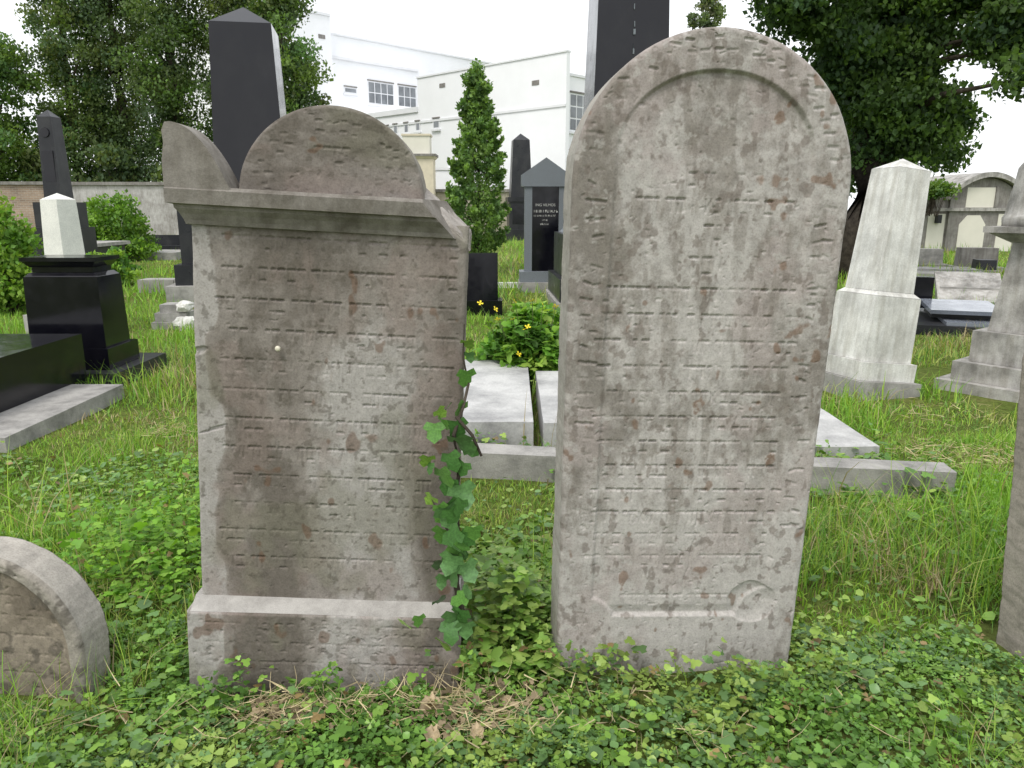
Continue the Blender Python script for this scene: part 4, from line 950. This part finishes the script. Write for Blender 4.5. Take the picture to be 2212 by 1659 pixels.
finish('trunk', bm, M['bark'], t_, 0, True)
pos, rot, sc, cc = leaf_cloud(95, cen, .42, .115, [(.07, .128, .042), (.085, .148, .044), (.13, .22, .055), (.06, .11, .052)], .35, 22, 0, .7)
scatter('crown', LEAF_T, LEAF_F, pos, rot, sc, cc, M['leaf'], t_)

def shrub(name, lab, px, py, Y, rx, rz, n_cl, n_per, leaf, pal, seed, sig=.22, cat='shrub', zb=.1):
    q = P(px, py, Y); r = np.random.default_rng(seed); t_ = thing(name, lab, cat, (q.x, Y, 0))
    d = r.normal(size=(n_cl, 3)); d /= np.linalg.norm(d, axis=1)[:, None]; d *= (r.random((n_cl, 1)) ** .4); d[:, 2] = np.abs(d[:, 2])
    cen = np.stack([d[:, 0] * rx, d[:, 1] * rx * .8, zb + d[:, 2] * rz], 1); bm = bmesh.new()
    for k in range(0, n_cl, max(1, n_cl // 14)):
        tube(bm, [(cen[k, 0] * .15, cen[k, 1] * .15, zb - .15), (cen[k, 0] * .5, cen[k, 1] * .5, cen[k, 2] * .6), tuple(cen[k])], [.02, .014, .004], 5)
    finish('stems', bm, M['bark'], t_)
    pos, rot, sc, cc = leaf_cloud(n_per, cen, sig * (.7 + .6 * r.random(n_cl)), leaf, pal, .3, seed); pos[:, 2] = np.maximum(pos[:, 2], .02)
    scatter('foliage', LEAF_T, LEAF_F, pos, rot, sc, cc, M['leaf'], t_); return t_
shrub('rounded_shrub', 'rounded green shrub against the plastered wall, right of the white obelisk stub', 245, 540, 22, 1.05, 1.75, 120, 70, .1, [(.16, .3, .045), (.2, .34, .055), (.11, .22, .04)], 31, .3)
shrub('leafy_bush', 'yellow-green bush at the left frame edge behind the granite tomb', 8, 600, 11, .5, 1.5, 90, 80, .07, [(.18, .33, .05), (.13, .26, .045), (.23, .36, .06)], 32, .22)
shrub('low_bush', 'low bright bush with yellow flowers in front of the rounded shrub', 235, 545, 15, .55, .55, 50, 60, .08, [(.19, .36, .05), (.24, .38, .06), (.1, .22, .05)], 33, .18)
shrub('climbing_ivy', 'ivy spilling over the left shoulder of the mausoleum', 2015, 420, 26.6, .55, .2, 30, 60, .12, MIDG + BRIGHT[:1], 34, .3, 'ivy', 1.95)
# flowering plant on the grave slab
cb = thing('flowering_bush', 'lush green bush with small yellow flowers beside the arched gravestone', 'bush', (.2, 6.35, 0))
r = np.random.default_rng(41); cen = []
for k in range(95):
    d = r.normal(size=3); d /= np.linalg.norm(d); d *= r.random() ** .4; cen.append((d[0] * .43, d[1] * .28, .15 + abs(d[2]) * .58))
cen = np.array(cen)
IVY_T = [(0, 0, 0), (.34, -.10, .03), (.52, .22, -.02), (.30, .38, .04), (.34, .70, -.02), (.0, 1.0, -.06), (-.34, .70, -.02), (-.30, .38, .04), (-.52, .22, -.02), (-.34, -.10, .03), (0, .35, .07)]
IVY_F = [(10, i, i + 1) for i in range(1, 9)] + [(10, 9, 0), (10, 0, 1)]
pos, rot, sc, cc = leaf_cloud(42, cen, .11, .075, [(.18, .36, .055), (.24, .42, .065), (.13, .28, .055), (.3, .44, .08)], .3, 42, .4)
pos[:, 2] = np.maximum(pos[:, 2], .03)
scatter('foliage', IVY_T, IVY_F, pos, rot, sc, cc, M['leaf'], cb)
bm = bmesh.new()
for k in range(0, 95, 6): tube(bm, [(cen[k, 0] * .2, cen[k, 1] * .2, 0), tuple(cen[k] * .6), tuple(cen[k])], [.008, .006, .003], 5)
fl = []
for px, py in ((1037, 655), (1070, 668), (1112, 652), (1075, 690), (1108, 690), (1133, 712), (1140, 706), (1120, 765), (1172, 658), (1200, 662), (1150, 650)):
    q = P(px, py, 6.02); fl.append(q - Vector((.2, 6.35, 0)))
    tube(bm, [(fl[-1].x * .6, .0, .25), tuple(fl[-1] * .9 + Vector((0, 0, -.02))), tuple(fl[-1])], [.004, .003, .002], 4)
finish('stems', bm, M['stem'], cb)
bm = bmesh.new(); c0 = bm.verts.new((0, 0, 0))
for k in range(4):
    a = k * math.pi / 2
    vv = [bm.verts.new((math.cos(a + o_) * l_, math.sin(a + o_) * l_, h_)) for o_, l_, h_ in ((-.5, .014, .003), (-.3, .026, .006), (.3, .026, .006), (.5, .014, .003))]
    bm.faces.new([c0] + vv)
fo = finish('flower', bm, M['petal'], cb)
for k, q in enumerate(fl):
    o = fo if k == 0 else fo.copy()
    if k: COL.objects.link(o); o.parent = cb
    o.location = q; o.rotation_euler = (R(40 + 20 * math.sin(k)), R(15 * math.cos(k * 2)), k)

# ------------------------------------------------------------------ ivy climbing the crested stone
iv = thing('ivy_plant', 'ivy climbing the right edge of the crested gravestone', 'ivy', (-.17, 2.16, 0))
off = Vector((-.17, 2.16, 0))
stem = [(1000, 1330, 2.17), (985, 1260, 2.14), (990, 1180, 2.13), (985, 1090, 2.13), (992, 1010, 2.135), (980, 940, 2.13), (1000, 880, 2.16), (1012, 830, 2.2), (1000, 770, 2.2), (1003, 700, 2.2)]
bm = bmesh.new(); tube(bm, [P(*q) - off for q in stem], [.010, .010, .009, .008, .007, .006, .005, .0045, .0035, .002], 7)
tube(bm, [P(985, 900, 2.14) - off, P(1020, 940, 2.12) - off, P(1040, 985, 2.12) - off], [.005, .005, .004], 6)
tube(bm, [P(990, 1180, 2.13) - off, P(950, 1120, 2.11) - off, P(930, 1070, 2.11) - off], [.004, .003, .002], 6)
finish('vine', bm, M['bark'], iv)
ivy_mats = []
for k, cval in enumerate(((.055, .145, .032), (.10, .235, .045), (.20, .34, .055), (.095, .205, .065))):
    m, t, b, o_ = nodes('ivy_leaf_%d' % k); cc_ = ramp(t, noise(t, 9, 5, .6), [(.35, tuple(v * .75 for v in cval)), (.65, tuple(v * 1.3 for v in cval))]); t.links.new(cc_, b.inputs['Base Color']); b.inputs['Roughness'].default_value = .38; ivy_mats.append(m)
imesh = []
for k in range(4):
    bm = bmesh.new(); vs = [bm.verts.new((x, z * .0 + (-zz - .12 * abs(x) + .08 * math.sin(y * 3 + k)), y)) for (x, y, zz), z in zip(IVY_T, range(11))]
    for f in IVY_F: bm.faces.new([vs[i] for i in f])
    for f in bm.faces: f.smooth = True
    me = bpy.data.meshes.new('leaf'); bm.to_mesh(me); bm.free(); me.materials.append(ivy_mats[k]); imesh.append(me)
leaves = [(1008, 735, 30, 2, 2.19), (1012, 762, 26, 3, 2.2), (1008, 800, 42, 1, 2.18), (1003, 868, 40, 1, 2.17), (945, 885, 28, 2, 2.1), (957, 905, 32, 1, 2.1), (938, 915, 42, 1, 2.11), (985, 945, 62, 3, 2.1), (925, 985, 34, 2, 2.1), (952, 1012, 50, 1, 2.1), (1003, 1000, 34, 0, 2.12), (993, 1048, 58, 3, 2.11), (935, 1072, 32, 2, 2.1), (948, 1090, 36, 1, 2.1), (985, 910, 46, 0, 2.13), (968, 880, 30, 0, 2.13), (970, 980, 44, 0, 2.125), (972, 1035, 44, 0, 2.125), (930, 1000, 26, 0, 2.11), (1010, 965, 34, 0, 2.14), (870, 1345, 40, 2, 2.06), (955, 1385, 42, 2, 2.05), (905, 1330, 30, 1, 2.06)]
rs = random.Random(12)
for k in range(30):
    py = rs.uniform(1080, 1350); leaves.append((rs.gauss(978, 18) + (py - 1090) * .04, py, rs.uniform(30, 58), rs.choice((0, 0, 1, 3, 3)), rs.uniform(2.06, 2.15)))
for k, (px, py, sz, ci, Y) in enumerate(leaves):
    o = link('leaf', imesh[ci], None, iv); q = P(px, py, Y) - off; o.location = q; s_ = sz / FPX * 2.2 * 1.05; o.scale = (s_ * 1.1, s_, s_)
    o.rotation_euler = (R(rs.gauss(180 + 12, 18)), R(rs.gauss(0, 28)), R(rs.gauss(0, 30)))

# ------------------------------------------------------------------ ground cover
def free(x, y, pad=0.0):
    ok = np.ones(len(x), bool)
    for x0, x1, y0, y1 in EXCL: ok &= ~((x > x0 - pad) & (x < x1 + pad) & (y > y0 - pad) & (y < y1 + pad))
    return ok
def blade_t(bend, segs):
    v, f = [], []
    for k in range(segs + 1):
        u = k / segs; wd = .5 * (1 - u ** 1.5) if k < segs else 0
        y = bend * u * u; z = u * (1 - .35 * abs(bend) * u)
        if k < segs: v += [(-wd, y, z), (wd, y, z)]
        else: v.append((0, y, z))
    for k in range(segs - 1): a = 2 * k; f += [(a, a + 1, a + 3), (a, a + 3, a + 2)]
    a = 2 * (segs - 1); f.append((a, a + 1, a + 2)); return v, f
GP = np.array([(.215, .40, .045), (.165, .345, .04), (.295, .45, .062), (.145, .29, .055), (.38, .43, .12)])
STRAW = np.array([.40, .33, .19])
def blades(name, n, y0, y1, hmean, wid, segs, seed, dens=None, straw=.06, xlim=None, ypow=1.0):
    r = np.random.default_rng(seed); objs = []
    y = y0 + (y1 - y0) * r.random(n) ** ypow; half = y * .70 + .7; x = (r.random(n) * 2 - 1) * half
    if xlim: x = xlim[0] + (xlim[1] - xlim[0]) * r.random(n)
    ok = free(x, y, .012)
    pat = fbm2(x * 1.3 + 50, y * 1.3 + 50, 3, 5)
    if dens is not None: ok &= r.random(n) < dens(x, y, pat)
    x, y, pat = x[ok], y[ok], pat[ok]; n = len(x); tall = .55 + 1.3 * sst(.4, .68, pat)
    hgt = hmean * tall * (.5 + .9 * r.random(n)); z = gz(x, y) - .005
    pi = np.clip((fbm2(x * .8 + 9, y * .8, 3, 8) * 7 - 1.2 + r.normal(0, .8, n)), 0, 4).astype(int); cols = GP[pi] * (.75 + .5 * r.random((n, 1)))
    patch = sst(.60, .72, fbm2(x * 1.1 + 77, y * 1.7, 3, 14)); s = r.random(n) < straw + .45 * patch; cols[s] = STRAW * (.6 + .6 * r.random((s.sum(), 1)))
    grp = r.integers(0, 3, n)
    for k, bend in enumerate((.25, .6, 1.0)):
        q = grp == k; m_ = q.sum(); tv, tf = blade_t(bend, segs)
        rot = rots(r.random(m_) * 6.283, r.normal(0, .28, m_)); sc = np.stack([wid * (.6 + .8 * r.random(m_)), hgt[q], hgt[q]], 1)
        objs.append(scatter(name, tv, tf, np.stack([x[q], y[q], z[q]], 1), rot, sc, cols[q], M['grass']))
    return tag(join_meshes(name, objs, M['grass']), None, None, None, 'stuff')
o = blades('grass', 62000, 2.25, 5.2, .085, .0055, 3, 201, None, .05); tag(o, 'green grass growing among the nearest graves')
o = blades('grass', 52000, 5.2, 12, .12, .010, 2, 202, None, .05); tag(o, 'green grass in the middle distance between the graves')
o = blades('grass', 56000, 12, 39.5, .17, .026, 1, 203, None, .04); tag(o, 'far grass reaching to the cemetery wall')
o = blades('tall_grass', 9000, 2.3, 4.4, .23, .006, 4, 204, lambda x, y, p: (.8 * sst(.54, .66, p) + .05) * (1 - .6 * (x > .9)), .15); tag(o, 'taller grass tufts among the near graves')
o = blades('foreground_grass', 9000, 1.35, 2.4, .11, .0036, 4, 205, lambda x, y, p: .25 + .75 * sst(.45, .6, p), .22); tag(o, 'sparse grass blades growing through the leafy ground cover')
# rounded leaves carpeting the foreground
def disc(nr, lob=.0):
    v = [(0, 0, 0)]; f = []
    for k in range(nr):
        a = 2 * math.pi * k / nr + math.pi / nr; rad = 1 - lob * (k % 2); v.append((math.cos(a) * rad, math.sin(a) * rad, .22 * (1 if k % 2 else .6)))
    for k in range(nr): f.append((0, 1 + k, 1 + (k + 1) % nr))
    return v, f
def carpet(name, n, y0, y1, size, seed, dens, hmax, pal, tmpl, xr=None, mat='ivy', tilt=.45):
    r = np.random.default_rng(seed); y = y0 + (y1 - y0) * r.random(n); x = (r.random(n) * 2 - 1) * (y * .70 + .45)
    if xr: x = xr[0] + (xr[1] - xr[0]) * r.random(n)
    ok = free(x, y, .0) & (r.random(n) < dens(x, y)); x, y = x[ok], y[ok]; n = len(x)
    hm = hmax(x, y) if callable(hmax) else np.full(n, hmax)
    hm = hm * (.35 + 1.1 * sst(.3, .7, fbm2(x * 6, y * 6, 3, seed)))
    z = gz(x, y) + .008 + hm * r.random(n) ** .8
    pal = np.asarray(pal); pi = np.clip((fbm2(x * 2.2 + 3, y * 2.2, 3, 6) * len(pal) * 1.6 - len(pal) * .3 + r.normal(0, .7, n)), 0, len(pal) - 1).astype(int)
    cols = pal[pi] * (.65 + .7 * r.random((n, 1)))
    dry = r.random(n) < .02; cols[dry] = np.array([.28, .2, .09]) * (.6 + .7 * r.random((dry.sum(), 1)))
    rot = rots(r.random(n) * 6.283, r.normal(0, tilt, n), r.random(n) * 6.283); s = size * (.45 + .6 * r.random(n) + .9 * r.random(n) ** 5)
    o = scatter(name, tmpl[0], tmpl[1], np.stack([x, y, z], 1), rot, s, cols, M[mat]); return tag(o, None, None, None, 'stuff')
CP_ = [(.10, .21, .045), (.14, .275, .052), (.19, .33, .06), (.135, .245, .085), (.26, .37, .085)]
front = lambda x, y: .92 - .55 * sst(.60, .72, fbm2(x * 2.4 + 30, y * 3.2, 3, 15))
TRI_V, TRI_F = [(0, 0, 0)], []
for k in range(3):                                     # three heart-shaped leaflets
    a0 = 2 * math.pi * k / 3; n0 = len(TRI_V)
    TRI_V += [(math.cos(a0 + da) * l_, math.sin(a0 + da) * l_, h_) for da, l_, h_ in ((-.62, .62, .16), (-.42, .98, .2), (0, .86, .05), (.42, .98, .2), (.62, .62, .16))]
    TRI_F += [(0, n0 + q, n0 + q + 1) for q in range(4)]
o = carpet('clover', 17000, 1.3, 2.45, .0175, 301, front, .05, CP_, (TRI_V, TRI_F), None, 'ivy', .5); tag(o, 'three-lobed clover leaves carpeting the foreground')
o = carpet('clover', 11000, 1.3, 2.45, .0125, 311, front, .055, CP_, disc(8, .14), None, 'ivy', .55); tag(o, 'small rounded leaves carpeting the foreground')
base = lambda x, y: sst(.38, .58, fbm2(x * 7 + 60, y * 3, 3, 25))
o = carpet('base_weeds', 3600, 1.98, 2.2, .021, 312, base, .12, CP_, (IVY_T, IVY_F), (-1.35, 1.1), 'ivy', .8); tag(o, 'leafy weeds growing up against the feet of the front gravestones')
o = carpet('clover', 13000, 2.4, 4.4, .017, 302, lambda x, y: .15 + .75 * sst(.5, .62, fbm2(x * 1.5, y * 1.5, 3, 18)), .06, CP_[1:], disc(6, .1)); tag(o, 'patches of low leaves in the grass beside the front gravestones')
o = carpet('ground_ivy', 2600, 2.14, 3.2, .038, 303, lambda x, y: np.ones_like(x), lambda x, y: .24 * sst(2.9, 2.3, y) + .03, CP_[2:3] + CP_[4:] + CP_[1:2], (IVY_T, IVY_F), (-.17, .16)); tag(o, 'leafy thicket filling the gap between the front gravestones')
o = carpet('ground_ivy', 700, 3.7, 4.5, .045, 304, lambda x, y: np.ones_like(x), .12, CP_[:3], (IVY_T, IVY_F), (1.5, 2.25)); tag(o, 'ivy trailing over the kerb right of the arched gravestone')
o = carpet('broad_weeds', 2600, 1.35, 2.5, .03, 305, lambda x, y: sst(.46, .62, fbm2(x * 2 + 8, y * 2, 3, 19)), .10, CP_[1:], (IVY_T, IVY_F)); tag(o, 'broad leaved weeds standing in the foreground')
o = carpet('slab_weeds', 420, 4.2, 4.44, .034, 307, lambda x, y: sst(.35, .6, fbm2(x * 4, y * 4, 3, 33)), .13, CP_[2:], (IVY_T, IVY_F), (-.4, .35)); tag(o, 'yellowish ivy leaves between the kerb and the grave slab')
o = carpet('slab_weeds', 260, 4.7, 6.2, .018, 308, lambda x, y: np.exp(-((x - .1 + (y - 4.7) * .03) / .1) ** 2), .0, CP_[1:], (IVY_T, IVY_F), (-.25, .4)); o.location.z = .24; tag(o, 'small weeds creeping over the grave slab edge')
o = carpet('broad_weeds', 5200, 2.3, 4.6, .024, 309, lambda x, y: sst(.42, .6, fbm2(x * 1.7 + 20, y * 1.7, 3, 39)) * (np.abs(x) > .9), .13, CP_[1:], (IVY_T, IVY_F), None, 'leaf', .7); tag(o, 'leafy weeds mixed into the grass on both sides of the front gravestones')
pw = G(290, 1250)
o = carpet('bright_weeds', 3400, pw.y - .3, pw.y + .5, .03, 306, lambda x, y: np.exp(-((x - pw.x - .05) / .28) ** 2), .27, [(.19, .38, .045), (.24, .42, .055), (.15, .32, .045)], (IVY_T, IVY_F), (pw.x - .5, pw.x + .5), 'leaf', .5); tag(o, 'bright green leafy weeds left of the crested gravestone')
# straw
r = np.random.default_rng(55); PX = []
for px, py, n_, sx, sy in ((600, 1555, 150, .07, .03), (620, 1600, 80, .06, .03), (760, 1560, 90, .06, .03), (930, 1550, 120, .08, .04), (1040, 1590, 160, .12, .05), (1060, 1510, 90, .12, .04), (470, 1600, 60, .14, .05), (1500, 1620, 30, .12, .06), (100, 1590, 40, .1, .05), (1850, 1190, 90, .07, .06), (1120, 980, 80, .16, .1), (1880, 1060, 60, .2, .1), (2130, 1000, 420, .3, .12), (1960, 1130, 160, .25, .15), (2000, 900, 200, .5, .3), (370, 940, 130, .12, .1), (240, 1310, 40, .05, .05), (1330, 1500, 30, .1, .05), (700, 1500, 30, .3, .05), (1930, 700, 150, .5, .4), (1640, 1590, 30, .3, .08)):
    q = G(px, py); PX.append(np.stack([q.x + r.normal(0, sx, n_), q.y + r.normal(0, sy, n_), np.zeros(n_)], 1))
PX = np.concatenate(PX); PX = PX[free(PX[:, 0], PX[:, 1], .02)]; n = len(PX); PX[:, 2] = gz(PX[:, 0], PX[:, 1]) + .03 + .05 * r.random(n)
tv, tf = blade_t(.45, 3)
o = scatter('straw', tv, tf, PX, rots(r.random(n) * 6.283, R(90) + r.normal(0, .22, n), r.random(n) * 6.283), np.stack([.0032 * (.6 + .8 * r.random(n)), .04 + .12 * r.random(n), .04 + .12 * r.random(n)], 1), np.array([.60, .50, .31]) * (.55 + .7 * r.random((n, 1))), M['dry'])
tag(o, 'dry straw scattered over the grass', None, None, 'stuff')
r = np.random.default_rng(77); n = 260; cx_ = np.array([G(600, 1565).x, G(960, 1580).x, G(1060, 1540).x, G(1500, 1610).x]); cy_ = np.array([G(600, 1565).y, G(960, 1580).y, G(1060, 1540).y, G(1500, 1610).y]); k_ = r.integers(0, 3, n)
lx, ly = cx_[k_] + r.normal(0, .11, n), cy_[k_] + r.normal(0, .05, n)
o = scatter('leaf_litter', IVY_T, IVY_F, np.stack([lx, ly, gz(lx, ly) + .03 + .035 * r.random(n)], 1), rots(r.random(n) * 6.283, r.normal(0, .5, n), r.random(n) * 6.283), .014 + .02 * r.random(n), np.array([.30, .235, .15]) * (.4 + .9 * r.random((n, 1))), M['dry'])
tag(o, 'brown leaf litter between the clover in the foreground', None, None, 'stuff')
# dry leaves lying in front
bm = bmesh.new(); c0 = bm.verts.new((0, -.05, .06)); rj = random.Random(4); ring1, ring2 = [], []
for k in range(18):
    a_ = 2 * math.pi * k / 18; l_ = (.62 + .22 * math.cos(a_ * 2) + .16 * (k % 3 == 0) + rj.uniform(-.08, .08))
    ring1.append(bm.verts.new((math.cos(a_) * l_ * .34, math.sin(a_) * l_ * .5, .10 * math.sin(a_ * 3) + .04))); ring2.append(bm.verts.new((math.cos(a_) * l_ * .68, math.sin(a_) * l_, .34 * abs(math.cos(a_)) + .16 * math.sin(a_ * 5) + rj.uniform(-.06, .06))))
for k in range(18):
    q = (k + 1) % 18; bm.faces.new((c0, ring1[k], ring1[q])); bm.faces.new((ring1[k], ring2[k], ring2[q], ring1[q]))
for f in bm.faces: f.smooth = True
me = bpy.data.meshes.new('dry_leaf'); bm.to_mesh(me); bm.free(); M['dryleaf'] = plain('dry_leaf', (.46, .36, .235), .8, .2, .25, 4); me.materials.append(M['dryleaf'])
for k, (px, py, s_, rx, rz, lab) in enumerate(((932, 1548, .062, 50, 20, 'largest curled dry leaf standing upright in the foreground'), (938, 1612, .046, 60, -10, 'small pale dry leaf below the largest curled leaf'), (1030, 1605, .042, 55, 30, 'small pale dry leaf at the bottom, right of the other two'), (1050, 1455, .055, 35, 60, 'yellowish dry leaf under the gap between the front gravestones'), (1180, 1600, .04, 20, 100, 'dry leaf lying flat in the bottom foreground left of the arched gravestone'))):
    q = G(px, py); o = link('dry_leaf', me, None); o.location = (q.x, q.y - .02, gz(np.array([q.x]), np.array([q.y]))[0] + .05); o.scale = (s_ * .8, s_, s_ * .7); o.rotation_euler = (R(rx), R(10 * math.sin(k * 3)), R(rz)); tag(o, lab, 'leaf', 'dry leaves in the foreground')
# snail on the crested stone
bm = bmesh.new(); bmesh.ops.create_uvsphere(bm, u_segments=16, v_segments=10, radius=.0085)
for v in bm.verts: v.co.y *= .7
o = finish('snail', bm, M['shell'], None, 0, True); q = P(600, 753, 2.185); o.location = q; tag(o, 'tiny pale snail stuck on the face of the crested gravestone', 'snail')
